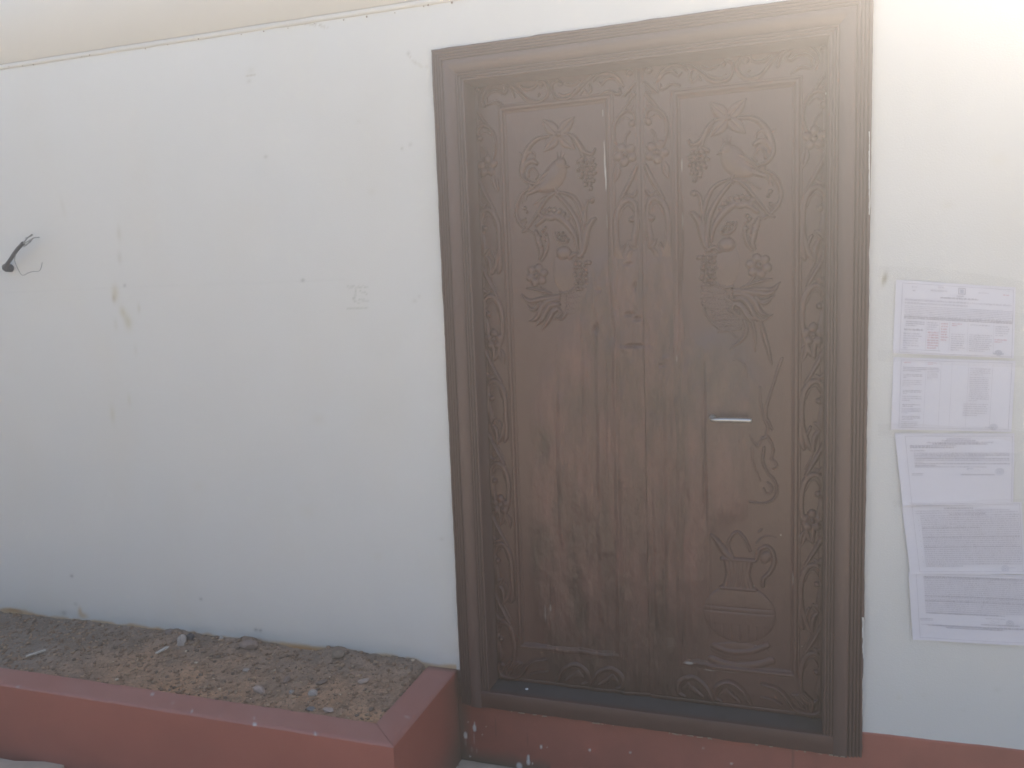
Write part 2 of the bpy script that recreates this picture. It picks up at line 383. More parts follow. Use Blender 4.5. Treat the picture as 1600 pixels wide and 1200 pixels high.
# torn paint and crumbs along the lower edge
bm = bmesh.new()
for k in range(46):
    px_ = random.choice([random.uniform(795, 850), random.uniform(920, 960), random.uniform(1040, 1110), random.uniform(1170, 1330), random.uniform(740, 1330)])
    X_, Z_ = onY(px_, 1104 + (px_ - 740) * 0.1365, -0.031)
    l_ = random.uniform(.002, .012); h_ = random.uniform(.0008, .0022)
    addbox(bm, X_, X_ + l_, -0.0315, -0.029, FZ0 - 0.0005 + random.uniform(0, .0025), FZ0 + h_ + random.uniform(0, .003))
me = bpy.data.meshes.new('paint_flake'); bm.to_mesh(me); bm.free()
fl = link('paint_flake', me, mat('bare_plaster', 0.9, 0.2, 0.2, 300, base=(0.36, 0.30, 0.24)), frame, smooth=False); fl['kind'] = 'stuff'
# rag of white wall paint left on the right outer edge
bm = bmesh.new()
def rag(pts, wd, y):
    ps = [(onY(*p, y)[0] - .0075, onY(*p, y)[1]) for p in pts]
    for (a_, b_) in zip(ps[:-1], ps[1:]):
        w1 = wd * random.uniform(.4, 1); w2 = wd * random.uniform(.3, 1)
        v = [bm.verts.new((a_[0] - w1, y, a_[1])), bm.verts.new((a_[0], y, a_[1])), bm.verts.new((b_[0], y, b_[1])), bm.verts.new((b_[0] - w2, y, b_[1]))]
        bm.faces.new(v)
rag([(1363.5, y_) for y_ in range(205, 345, 10)], 0.0032, -0.0215)
rag([(1354, y_) for y_ in range(965, 1030, 8)], 0.006, -0.0215)
rag([(1353, y_) for y_ in range(1060, 1110, 8)], 0.003, -0.0215)
me = bpy.data.meshes.new('white_paint_rag'); bm.to_mesh(me); bm.free()
link('white_paint_overlap', me, mat('wall_paint', .85, .2, .02, 40, base=tuple(WHITE)), frame, smooth=False)
# chip of white on the sill top
def lump(name, loc, r, mt, parent, sq=(1, 1, .5), seed=0, sub=2):
    b2 = bmesh.new(); bmesh.ops.create_icosphere(b2, subdivisions=sub, radius=r)
    rr = random.Random(seed)
    for v in b2.verts:
        f_ = rr.uniform(.72, 1.12); v.co = Vector((v.co.x * sq[0] * f_, v.co.y * sq[1] * f_, v.co.z * sq[2] * f_))
    me = bpy.data.meshes.new(name); b2.to_mesh(me); b2.free()
    o = link(name, me, mt, parent, smooth=False); o.location = Vector(loc) - (Vector(parent.location) if parent else Vector((0, 0, 0))); return o
X_, Y_ = onZ(823, 1077, FZ0 + 0.063)
pc = lump('plaster_crumb', (X_, Y_, FZ0 + 0.064), 0.005, mat('white_plaster', .9, .2, .1, 90, base=(.6, .6, .6)), None, (1.3, 1, .6), 5)
tag(pc, 'small white plaster crumb lying on the door sill', 'plaster crumb')

# ================================================================== DOOR LEAVES
DY = 0.07
SEAM = -0.4115
LX0, LZ0, LZ1 = FX0 + 0.1125 + 0.002, FZ0 + 0.064, FZ1 - 0.1125 - 0.002
LX1 = SEAM - 0.0006
RX1 = FX1 - 0.1125 - 0.002
rs = 0.0021
def axes(x0, x1, z0, z1): return np.arange(x0, x1 + rs / 2, rs), np.arange(z0, z1 + rs / 2, rs)

wear_polys = [([(905, 470), (938, 400), (962, 400), (1050, 395), (1064, 480), (1090, 530), (1135, 525), (1190, 600), (1180, 690), (1165, 800), (1108, 830), (1098, 1000), (1130, 1110), (905, 1100), (850, 1030), (830, 900), (830, 640)], 1.0)]
def wear(X, Z, br=10):
    W = np.zeros(X.shape)
    for pl_, a_ in wear_polys:
        W = np.maximum(W, a_ * inpoly(X, Z, [onY(*p, DY) for p in pl_]))
    return blur(W, br, 2)

def crom(pts, n=10):
    P_ = np.array(pts, float)
    if len(P_) == 2: return np.linspace(P_[0], P_[1], n)
    P_ = np.vstack([2 * P_[0] - P_[1], P_, 2 * P_[-1] - P_[-2]])
    out = []
    for i in range(1, len(P_) - 2):
        p0, p1, p2, p3 = P_[i - 1], P_[i], P_[i + 1], P_[i + 2]
        for t in np.linspace(0, 1, n, endpoint=False):
            out.append(0.5 * ((2 * p1) + (-p0 + p2) * t + (2 * p0 - 5 * p1 + 4 * p2 - p3) * t * t + (-p0 + 3 * p1 - 3 * p2 + p3) * t ** 3))
    out.append(P_[-2]); return np.array(out)

class Relief:
    """height field on the face of a door leaf, in plane coordinates of the LEFT leaf"""
    def __init__(s_, x0=LX0, x1=LX1, z0=LZ0, z1=LZ1):
        s_.x, s_.z = axes(x0, x1, z0, z1); s_.X, s_.Z = np.meshgrid(s_.x, s_.z); s_.H = np.zeros(s_.X.shape)
    def win(s_, xa, xb, za, zb):
        j0 = max(int((xa - s_.x[0]) / rs), 0); j1 = min(int((xb - s_.x[0]) / rs) + 2, len(s_.x))
        i0 = max(int((za - s_.z[0]) / rs), 0); i1 = min(int((zb - s_.z[0]) / rs) + 2, len(s_.z))
        return slice(i0, max(i1, i0)), slice(j0, max(j1, j0))
    def put(s_, sl, h): s_.H[sl] = np.maximum(s_.H[sl], h)
    def stroke(s_, pts, r0, r1=None, h=0.005, rm=None, groove=0.0):
        """pts plane coords; radius r0 -> rm (middle) -> r1"""
        q = crom(pts); n = len(q); t = np.linspace(0, 1, n)
        r1 = r0 if r1 is None else r1
        rr = (r0 + (r1 - r0) * t) * 1.38
        if rm: rr = rr + 1.38 * (rm - (r0 + r1) / 2) * np.sin(math.pi * t)
        R_ = rr.max()
        sl = s_.win(q[:, 0].min() - R_, q[:, 0].max() + R_, q[:, 1].min() - R_, q[:, 1].max() + R_)
        X, Z = s_.X[sl], s_.Z[sl]
        if X.size == 0: return
        best = np.zeros(X.shape); 
        for (a, b, ra, rb) in zip(q[:-1], q[1:], rr[:-1], rr[1:]):
            d = b - a; L2 = d @ d + 1e-12
            u = np.clip(((X - a[0]) * d[0] + (Z - a[1]) * d[1]) / L2, 0, 1)
            dist = np.hypot(X - a[0] - u * d[0], Z - a[1] - u * d[1]); rad_ = ra + (rb - ra) * u
            e = np.clip(1 - (dist / rad_) ** 2, 0, 1)
            hh = h * np.minimum(1, rad_ / 0.006) * e ** .68
            if groove: hh = hh * (1 - groove * np.exp(-(dist / (rad_ * .28)) ** 2))
            best = np.maximum(best, hh)
        s_.put(sl, best)
    def ball(s_, c, rx, rz=None, h=None, ang=0.0, flat=0.5):
        rz = rz or rx; h = h or rx * 0.8; R_ = max(rx, rz)
        sl = s_.win(c[0] - R_, c[0] + R_, c[1] - R_, c[1] + R_); X = s_.X[sl] - c[0]; Z = s_.Z[sl] - c[1]
        ca, sa = math.cos(ang), math.sin(ang)
        e = np.clip(1 - ((X * ca + Z * sa) / rx) ** 2 - ((-X * sa + Z * ca) / rz) ** 2, 0, 1)
        s_.put(sl, h * e ** flat)
    def leaf(s_, a, b, wd, h=0.005, vein=True):
        a = np.array(a); b = np.array(b); d = b - a; L_ = math.hypot(*d); d = d / L_; nrm = np.array([-d[1], d[0]])
        m = (a + b) / 2; sl = s_.win(m[0] - L_, m[0] + L_, m[1] - L_, m[1] + L_)
        X = s_.X[sl] - a[0]; Z = s_.Z[sl] - a[1]
        u = (X * d[0] + Z * d[1]) / L_; v = X * nrm[0] + Z * nrm[1]
        wv = wd * np.sin(math.pi * np.clip(u, 0, 1) ** 0.8) + 1e-6
        e = np.clip(1 - (v / wv) ** 2, 0, 1) * (u > 0) * (u < 1)
        hh = h * e ** 0.35
        if vein: hh = hh * (1 - 0.45 * np.exp(-(v / 0.0022) ** 2)) * (0.75 + .25 * np.abs(v / wv))
        s_.put(sl, np.where(e > 0, hh, 0))
    def flower(s_, c, r, n=5, ph=0.3, h=0.006):
        for k in range(n):
            a = ph + k * 2 * math.pi / n
            s_.ball((c[0] + math.cos(a) * r * .62, c[1] + math.sin(a) * r * .62), r * .46, r * .40, h * .8, a, .45)
        sl = s_.win(c[0] - r, c[0] + r, c[1] - r, c[1] + r)
        dd = np.hypot(s_.X[sl] - c[0], s_.Z[sl] - c[1]); s_.H[sl] *= 1 - .6 * np.exp(-(dd / (r * .34)) ** 4)
        s_.ball(c, r * .24, h=h * 1.05)

def L(*pts): return [onY(p[0], p[1], DY) for p in pts]      # photo pixels -> plane of the leaf

# ---------- motifs, each drawn on its own relief (left-leaf coordinates)
motifs = []          # (name, Relief, wear factor, leaves 'L','R','LR')
def crop(px, pad=0.03):
    q = L(*px); xs_ = [p[0] for p in q]; zs_ = [p[1] for p in q]
    return Relief(max(min(xs_) - pad, LX0), min(max(xs_) + pad, LX1), max(min(zs_) - pad, LZ0), min(max(zs_) + pad, LZ1))

# star flower
r = crop([(846, 182), (897, 240)])
c0 = L((872, 210))[0]
for tip in ((846, 186), (897, 181), (849, 237), (898, 233)):
    r.leaf(c0, L(tip)[0], 0.0195, 0.0065)
r.ball(c0, 0.0115, h=0.0095)
motifs.append(('carved_star_flower', r, 1, 'LR'))
# left arc vine
r = crop([(808, 205), (860, 300)])
r.stroke(L((857, 213), (843, 215), (832, 222), (822, 235), (817, 248), (814, 264), (816, 276), (826, 285), (842, 287)), .0045, .003, .0065, .0068)
r.stroke(L((810, 238), (815, 243), (817, 252)), .002, .004, .005)
r.stroke(L((818, 252), (822, 242), (828, 237), (834, 240), (835, 245)), .0045, .002, .006)
r.stroke(L((817, 268), (820, 257), (830, 251), (838, 255)), .003, .005, .006, .007)
r.stroke(L((824, 276), (825, 267), (831, 262), (836, 266), (839, 274), (836, 279)), .004, .003, .006)
motifs.append(('carved_vine', r, 1, 'LR'))
# right vine with the grapes hanging from it
r = crop([(880, 205), (930, 248)])
r.stroke(L((880, 209), (890, 210), (897, 217), (905, 230), (911, 246)), .004, .004, .006)
r.stroke(L((893, 209), (900, 217), (907, 228), (912, 236), (919, 240), (925, 239), (928, 233)), .003, .004, .0065, .0055)
motifs.append(('carved_vine', r, 1, 'LR'))
def grapes(px_rows, rad_, hh=0.0075, pad=0.02):
    q = [p for p in px_rows]
    r = crop(q, pad)
    for k, p in enumerate(L(*q)): r.ball((p[0], p[1]), rad_, h=hh * (0.85 + .15 * ((k * 7) % 3) / 2))
    return r
rows_ = []
for i, (y_, xa, xb) in enumerate([(252, 899, 929), (258, 903, 930), (264, 900, 930), (270, 904, 930), (276, 904, 929), (282, 909, 928), (288, 912, 926), (294, 917, 924)]):
    n_ = max(int(round((xb - xa) / 7.2)), 1)
    for k in range(n_): rows_.append((xa + (xb - xa) * (k + .5 + (0.25 if i % 2 else -.15)) / n_, y_ - (k - n_ / 2) * 0.4))
r = grapes(rows_, 0.0072, .0075)
r.leaf(L((912, 247))[0], L((899, 252))[0], .007, .0065); r.leaf(L((915, 246))[0], L((930, 248))[0], .008, .0065)
motifs.append(('carved_grape_cluster', r, 1, 'LR'))
# bird
r = crop([(822, 225), (890, 303)])
hc = L((875, 255))[0]
body = L((872, 262), (866, 274), (857, 285), (846, 294))
r.stroke(body, .0205, .011, .0085, .026)
r.ball(hc, .018, .0195, .0105, flat=.45)
r.stroke(L((882, 259), (889, 260)), .005, .0015, .008)
r.leaf(L((862, 266))[0], L((833, 291))[0], .012, .0098, True)
r.stroke(L((848, 290), (836, 297), (824, 303)), .009, .004, .0075, groove=.5)
for q in (((871, 247), (869, 238)), ((874, 246), (875, 236)), ((877, 247), (881, 239))): r.stroke(L(*q), .0025, .0018, .006)
r.stroke(L((866, 293), (870, 301)), .004, .003, .006)
motifs.append(('carved_bird', r, 1, 'LR'))
# branch arches under the bird
r = crop([(806, 292), (930, 412)])
r.stroke(L((869, 301), (862, 304), (853, 312), (843, 327), (833, 343), (823, 357), (817, 361)), .0035, .003, .006, .0045)
r.stroke(L((862, 302), (850, 306), (838, 315), (833, 320)), .003, .002, .005)
r.stroke(L((869, 303), (878, 312), (890, 327), (900, 345), (905, 362), (907, 388), (907, 402)), .004, .004, .0068, .0065)
r.stroke(L((872, 300), (886, 303), (898, 311), (906, 328), (911, 348), (911, 372)), .003, .003, .006, .0055)
r.stroke(L((903, 402), (911, 392), (915, 372), (918, 357), (925, 345), (929, 342)), .0045, .0045, .0075, .008)
r.stroke(L((915, 348), (914, 330), (916, 318), (920, 312)), .003, .003, .0055, .0045); r.ball(L((924, 313))[0], .0095, h=.0075)
r.ball(L((870, 305))[0], .0075, h=.0085)
motifs.append(('carved_branch', r, 1, 'LR'))
r = crop([(804, 290), (842, 364)])
r.stroke(L((836, 290), (822, 297), (812, 307), (807, 322), (806, 335), (811, 348), (820, 358)), .003, .003, .006, .005)
r.stroke(L((828, 290), (818, 303), (815, 317)), .0025, .002, .0055); r.stroke(L((835, 291), (824, 302), (820, 314)), .0025, .002, .0055)
r.stroke(L((807, 340), (813, 345), (820, 342)), .003, .003, .006); r.stroke(L((809, 348), (816, 352), (821, 347)), .003, .003, .006)
r.ball(L((819, 325))[0], .0068, h=.007); r.ball(L((822, 331))[0], .0055, h=.006); r.ball(L((828, 290))[0], .009, h=.007)
r.stroke(L((816, 362), (824, 360), (830, 363), (836, 362)), .0035, .0025, .006)
motifs.append(('carved_plume', r, 1, 'LR'))
# knobbly garland
r = crop([(832, 322), (905, 412)])
r.stroke(L((837, 352), (846, 344), (853, 339), (868, 338), (880, 345), (891, 357), (898, 370), (902, 388)), .005, .004, .0065, .0085)
r.ball(L((860, 340))[0], .019, .011, .0092)
for k, p in enumerate([(842, 334), (849, 330), (857, 327), (865, 327), (873, 329), (880, 334), (887, 341), (846, 338), (861, 333), (870, 333)]): r.ball(L(p)[0], .0085, h=.0048 + .001 * (k % 3))
r.stroke(L((836, 362), (840, 374), (843, 384), (845, 396), (842, 405)), .006, .003, .0068, .008)
for p in [(838, 364), (843, 370), (840, 379), (846, 384), (851, 356), (852, 366), (852, 375), (847, 361)]: r.ball(L(p)[0], .0062, h=.008)
r.stroke(L((854, 368), (855, 382), (852, 396), (846, 408)), .003, .0025, .006, .0045)
r.stroke(L((866, 364), (869, 373), (877, 379), (886, 378)), .003, .003, .006, .004)
for p in [(872, 365), (878, 364), (882, 370), (886, 375), (876, 371)]: r.ball(L(p)[0], .0066, h=.0085)
motifs.append(('carved_garland', r, 1, 'LR'))
# fish like bird body: egg, head
r = crop([(858, 380), (908, 462)])
r.ball(L((882, 427))[0], .040, .070, .0042, .12, .7)
r.ball(L((880, 395))[0], .026, .023, .0105, 0, .5)
r.stroke(L((890, 403), (898, 397), (908, 402)), .006, .004, .008)
r.stroke(L((874, 457), (884, 458), (895, 452), (903, 445)), .003, .003, .0065)
motifs.append(('carved_bird_body', r, 1, 'LR'))
# lower grape cluster
pts_ = [(906 + dx + random.uniform(-1.5, 1.5), 411 + dy + random.uniform(-1, 1)) for dy in range(0, 46, 8) for dx in range(-8 + dy // 9, 17 - dy // 7, 8)]
pts_ = [(x_ - 1, y_) for x_, y_ in pts_]
r = grapes(pts_, 0.0078, .008)
motifs.append(('carved_grape_cluster', r, .45, 'LR'))
# flower
r = crop([(820, 412), (856, 462)])
fc = L((838, 430))[0]
r.flower(fc, .037, 6, .25, .0095)
r.stroke(L((845, 447), (853, 455), (862, 461)), .003, .002, .006)
motifs.append(('carved_flower', r, 1, 'LR'))
# tail plumes
r = crop([(812, 444), (886, 522)])
for q, a_, b_, m_ in [(((873, 463), (858, 465), (844, 468), (829, 471), (820, 467), (814, 459)), .006, .0018, .007),
                      (((872, 468), (858, 470), (846, 480), (841, 492), (834, 500), (826, 502)), .005, .0018, .0078),
                      (((873, 476), (862, 476), (853, 485), (847, 499), (838, 509)), .005, .002, .0075),
                      (((869, 485), (863, 488), (857, 500), (847, 515)), .005, .002, .007),
                      (((858, 492), (863, 484), (871, 482), (876, 489), (872, 496), (867, 498)), .003, .003, .0042),
                      (((868, 497), (876, 499), (882, 494), (885, 488)), .002, .002, .0036),
                      (((843, 474), (836, 483), (829, 483), (823, 477)), .004, .002, .005),
                      (((861, 459), (850, 456), (836, 452), (822, 450)), .003, .002, .0045)]:
    r.stroke(L(*q), a_, b_, .0075, m_)
motifs.append(('carved_tail_feathers', r, .8, 'LR'))
# scales of the breast
r = crop([(882, 450), (918, 492)])
for i in range(9):
    for k in range(8):
        p = (885 + k * 4.2 + (2.1 if i % 2 else 0), 456 + i * 4.2 - k * .9)
        r.ball(L(p)[0], .0055, h=.0036)
motifs.append(('carved_scales', r, .8, 'LR'))

# right leaf only: drawn in its own pixels, mirrored back into left-leaf coordinates
def Rp(*pts): return [(2 * SEAM - p[0], p[1]) for p in L(*pts)]
def cropR(px, pad=0.03):
    q = Rp(*px); xs_ = [p[0] for p in q]; zs_ = [p[1] for p in q]
    return Relief(max(min(xs_) - pad, LX0 - .03), min(max(xs_) + pad, LX1), max(min(zs_) - pad, LZ0), min(max(zs_) + pad, LZ1))
r = cropR([(1096, 470), (1152, 530)])
for i in range(13):
    for k in range(9):
        p = (1100 + k * 4.2 + i * 1.9 + (2.1 if i % 2 else 0), 463 + i * 4.6 - k * .5)
        r.ball(Rp(p)[0], .0052, h=.0034)
r.stroke(Rp((1099, 478), (1103, 492), (1114, 506), (1126, 514), (1140, 518), (1152, 528)), .003, .002, .006)
motifs.append(('carved_scales', r, .6, 'R'))
r = cropR([(1130, 455), (1215, 560)])
for q in (((1134, 466), (1148, 474), (1163, 482), (1172, 498), (1179, 519), (1180, 549)), ((1140, 474), (1156, 480), (1168, 492), (1190, 500), (1207, 492)), ((1150, 458), (1180, 452), (1205, 452), (1219, 441)),
          ((1150, 464), (1175, 470), (1195, 470), (1210, 462)), ((1162, 500), (1166, 515), (1160, 530), (1140, 545)), ((1188, 500), (1193, 520), (1200, 545), (1206, 570))):
    r.stroke(Rp(*q), .004, .002, .0055, .0055)
r.stroke(Rp((1135, 480), (1142, 472), (1153, 476), (1155, 484), (1148, 488)), .0028, .0028, .0055)
motifs.append(('carved_tail_feathers', r, .5, 'R'))
r = cropR([(1160, 560), (1216, 800)])
r.stroke(Rp((1222, 560), (1215, 580), (1207, 606), (1199, 632), (1197, 650), (1202, 662), (1206, 672)), .0035, .003, .0055)
r.stroke(Rp((1187, 605), (1189, 630), (1194, 655), (1199, 668), (1197, 680)), .003, .003, .005)
r.stroke(Rp((1192, 686), (1198, 683), (1204, 690), (1208, 703), (1206, 716)), .0035, .003, .0055)
r.stroke(Rp((1171, 680), (1177, 690), (1184, 697), (1188, 690), (1191, 684)), .003, .003, .005)
r.stroke(Rp((1175, 700), (1176, 718), (1183, 740), (1188, 752)), .003, .002, .005)
r.stroke(Rp((1194, 700), (1192, 722), (1199, 738), (1209, 750), (1214, 765), (1209, 780), (1192, 787), (1172, 784)), .0035, .003, .006)
r.stroke(Rp((1199, 755), (1206, 761), (1205, 770), (1197, 771), (1193, 764)), .003, .003, .0055)
r.stroke(Rp((1204, 718), (1211, 722), (1214, 730), (1208, 734)), .003, .003, .005)
r.stroke(Rp((1140, 566), (1150, 561), (1160, 566), (1166, 576), (1167, 590)), .003, .003, .005)
motifs.append(('carved_vine', r, .55, 'R'))
# jug with handles
r = cropR([(1098, 828), (1216, 1046)], .015)
jc = Rp((1155, 960))[0]
r.ball((jc[0], jc[1]), .112, .098, .0085, 0, .35)
r.stroke(Rp((1116, 1010), (1135, 1018), (1158, 1020), (1180, 1017), (1198, 1010)), .008, .008, .007)
r.stroke(Rp((1112, 1031), (1132, 1039), (1158, 1042), (1185, 1040), (1205, 1034)), .010, .010, .006)
r.ball((jc[0], jc[1] - .128), .092, .030, .0035, 0, .3)
nc = Rp((1153, 898))[0]
for k in range(7):
    r.stroke([(nc[0] + (k - 3) * .0125, nc[1] + .045), (nc[0] + (k - 3) * .0100, nc[1]), (nc[0] + (k - 3) * .0135, nc[1] - .044)], .0068, .0068, .0075)
r.stroke([(nc[0] - .05, nc[1] + .048), (nc[0] + .05, nc[1] + .048)], .0055, .0055, .0085)
r.stroke([(nc[0] - .052, nc[1] - .048), (nc[0] + .052, nc[1] - .048)], .0055, .0055, .0085)
r.stroke(Rp((1111, 835), (1122, 848), (1132, 863), (1142, 873)), .003, .008, .009, .009)
r.stroke(Rp((1145, 872), (1138, 850), (1150, 832), (1163, 842), (1172, 862)), .004, .004, .006)
r.stroke(Rp((1182, 874), (1187, 860), (1198, 855), (1207, 864), (1209, 882), (1202, 896), (1193, 905), (1192, 918)), .0045, .004, .0075, .006)
r.ball(Rp((1196, 872))[0], .016, .022, .0065, .3); r.stroke(Rp((1182, 850), (1190, 842), (1200, 838), (1212, 841)), .003, .002, .005)
r.stroke(Rp((1185, 832), (1196, 823), (1210, 820)), .003, .002, .005)
H = r.H; zc = r.Z
for z_ in (jc[1] + .022, jc[1] + .006): H *= 1 - .35 * np.exp(-((zc - z_) / .0022) ** 2)
lobes = (zc < jc[1] - .035) & (zc > jc[1] - .09)
H *= 1 - .25 * lobes * np.exp(-(((r.X - jc[0]) / .026 + 20.5) % 1 - .5) ** 2 / .01)
motifs.append(('carved_jug', r, .35, 'R'))

# ---------- carved borders
def scroll_unit(r, x0, x1, zt, fl, flower_at_top, h=.0062):
    """one half unit of the vertical border; (u,v): u across (0 at outer edge), v downwards 0..1 (0.29 m)"""
    Wd = x1 - x0; U = 0.289
    def q(*p): return [(x0 + Wd * ((1 - a) if fl else a), zt - b * U) for a, b in p]
    r.stroke(q((.02, .13), (.22, .25), (.50, .38), (.78, .50)), .0048, .0038, h, .0056)
    r.stroke(q((.05, .66), (.12, .54), (.35, .49), (.62, .51), (.86, .60), (.97, .76), (.93, .95), (.76, 1.10), (.58, 1.22)), .0050, .0040, h, .0072, groove=.35)
    r.stroke(q((.22, .62), (.40, .555), (.62, .58), (.80, .68)), .002, .0022, h * .8)
    r.ball(q((.26, .70))[0], .0105, h=.0080); 
    r.stroke(q((.08, .66), (.07, .78), (.18, .92), (.14, 1.0)), .006, .003, h * .9, .0085)
    r.stroke(q((.22, 1.02), (.38, 1.06), (.46, 1.14), (.46, 1.24)), .003, .004, h * .9, .006)
    r.stroke(q((.04, .40), (.20, .45), (.42, .42)), .0035, .002, h * .75, .005)
    if flower_at_top:
        r.flower(q((.50, .0))[0], Wd * .50, 5, .3 + (.5 if fl else 0), .0085)
        r.leaf(q((.80, .10))[0], q((.98, .30))[0], .012, .006)
    else:
        r.stroke(q((.95, -.12), (.99, .02), (.93, .16), (.86, .22)), .006, .004, h, .0085)
        r.stroke(q((.28, -.10), (.32, .10), (.55, .30), (.82, .44)), .0022, .0022, h * .85)
        r.leaf(q((.10, .02))[0], q((.48, -.08))[0], .012, .006); r.stroke(q((.60, -.02), (.75, .08), (.80, .20)), .004, .003, h * .8)
BL = (-0.958, -0.888); BRt = (-0.497, -0.424)
for name_, (xa, xb), fl in (('carved_scroll_border', BL, False), ('carved_scroll_border', BRt, True)):
    r = Relief(max(xa - .004, LX0), min(xb + .006, LX1), LZ0, LZ1 - .075)
    for k in range(7):
        zt = 2.085 + .002 - (k - 0) * .289
        if zt < LZ0 + .12: break
        scroll_unit(r, xa, xb, zt, fl, k % 2 == 0)
    # the run above the first flower
    W_ = xb - xa
    def q(*p): return [(xa + W_ * ((1 - a) if fl else a), b) for a, b in p]
    r.stroke(q((.0, 2.300), (.03, 2.275), (.25, 2.25), (.72, 2.205)), .0035, .003, .006, .0045)
    r.stroke(q((.08, 2.19), (.15, 2.212), (.45, 2.218), (.80, 2.20), (.97, 2.165), (.93, 2.13), (.80, 2.105)), .0035, .003, .006, .0045)
    r.stroke(q((.30, 2.195), (.5, 2.20), (.75, 2.185)), .0022, .0022, .005)
    r.ball(q((.18, 2.180))[0], .0115, h=.0075); r.stroke(q((.30, 2.155), (.45, 2.14), (.5, 2.115)), .003, .003, .005)
    r.leaf(q((.1, 2.235))[0], q((.38, 2.222))[0], .008, .005)
    motifs.append((name_, r, 1, 'LR'))
# top border
r = Relief(LX0, LX1, 2.262, LZ1)
for q, a_, b_ in [(((757, 166), (754, 156), (757, 144), (767, 133), (782, 129), (797, 136), (804, 152)), .003, .0045), (((761, 163), (761, 152), (768, 144), (779, 143), (788, 147), (792, 141), (788, 137)), .0028, .004),
                  (((763, 164), (770, 161), (777, 160), (786, 165)), .003, .004), (((797, 131), (805, 138), (815, 147), (824, 156), (833, 160), (846, 158), (855, 149), (857, 138), (850, 128), (841, 128), (838, 132)), .003, .005),
                  (((813, 134), (820, 139), (830, 139), (838, 134)), .003, .0045), (((872, 125), (863, 132), (864, 146), (872, 155), (889, 154), (899, 146), (908, 136), (922, 122), (930, 118)), .003, .005),
                  (((873, 146), (881, 149), (891, 146), (898, 140)), .002, .003), (((884, 131), (896, 133), (906, 126)), .003, .004),
                  (((927, 127), (936, 118), (951, 115), (965, 121), (974, 135)), .003, .005), (((936, 129), (941, 132), (948, 124), (961, 124), (968, 131)), .003, .004),
                  (((939, 148), (945, 144), (953, 143), (962, 147), (969, 146), (968, 139)), .003, .004), (((993, 129), (984, 140), (973, 152), (962, 163)), .003, .0045),
                  (((983, 150), (990, 146), (991, 152), (986, 157)), .003, .004), (((921, 131), (923, 140), (920, 148)), .003, .004), (((908, 147), (912, 140), (918, 146)), .002, .003)]:
    r.stroke(L(*q), a_, a_, .0068, b_)
for p, a_ in (((845, 132), .010), ((984, 114), .010), ((748, 140), .008), ((742, 133), .006), ((876, 131), .008), ((842, 148), .006)): r.ball(L(p)[0], a_, h=a_ * .8)
motifs.append(('carved_scroll_border', r, 1, 'LR'))
# bottom border
r = Relief(LX0, LX1, LZ0, 0.392)
zb0, zb1 = LZ0 + .008, .388; hb = zb1 - zb0
def q(*p): return [(xo + dirn * a * hb, zb0 + b * hb) for a, b in p]
for xo, dirn in ((-0.955, 1),):
    r.stroke(q((.02, .55), (.10, .15), (.45, .0 + .04), (.85, .15), (1.15, .55), (1.45, .82), (1.9, .92)), .0042, .0042, .0095, .0065)
    for k in range(5): r.stroke(q((.25 + .10 * k, .45 - .03 * k), (.38 + .12 * k, .62), (.55 + .10 * k, .78 - .03 * k)), .004, .003, .008)
    r.stroke(q((1.3, .25), (1.6, .40), (1.95, .45)), .004, .003, .008)
for xo, dirn in ((-0.72, 1), (-0.60, 1)):
    r.stroke(q((-.2, .12), (.1, .62), (.55, .85), (.95, .62), (1.0, .25), (.80, .12)), .0042, .0042, .0095, .007)
    for k in range(4): r.stroke(q((.15 + .12 * k, .18 + .06 * k), (.45 + .06 * k, .42 + .06 * k), (.82, .40)), .0036, .003, .008)
motifs.append(('carved_scroll_border', r, .6, 'LR'))

# ---------- colour of the leaf paint
def leaf_paint(X, Z, W, seed, carved=False):
    c = np.tile(BROWN, X.shape + (1,)).astype(float)
    n1 = fbm(X.shape, (60, 12), 4, seed); n2 = fbm(X.shape, (60, 24), 4, seed + 1); n3 = fbm(X.shape, (14, 5), 3, seed + 2)
    c *= (1 + 0.06 * n1)[..., None]
    v = np.clip(W, 0, 1) * (.35 * n1 + .60 * n2 + .12 * n3)
    c *= (1 + 1.0 * v)[..., None]
    c *= 1 + np.clip(W, 0, 1)[..., None] * np.clip(n2, -1, 1)[..., None] * np.array([.03, 0, .01])
    # greyer handled zone round the latch, darker foot
    gx_, gz_ = onY(1130, 590, DY)
    gg = np.exp(-((X - gx_) / .16) ** 2 - ((Z - gz_) / .28) ** 2)
    c = c * (1 - .35 * gg[..., None]) + np.array([.095, .080, .078]) * .35 * gg[..., None]
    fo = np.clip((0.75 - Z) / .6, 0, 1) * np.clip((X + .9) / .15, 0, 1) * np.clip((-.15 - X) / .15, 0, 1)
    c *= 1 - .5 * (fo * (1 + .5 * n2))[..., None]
    return np.clip(c, .012, .5)
def fleck(c, X, Z, px, py, rx, ry, a=.8, cc=(.55, .52, .48)):
    x, z = onY(px, py, DY); d = ((X - x) / rx) ** 2 + ((Z - z) / ry) ** 2
    w_ = (np.clip(1.7 - d, 0, 1) * a)[..., None]; c[:] = c * (1 - w_) + np.array(cc) * w_
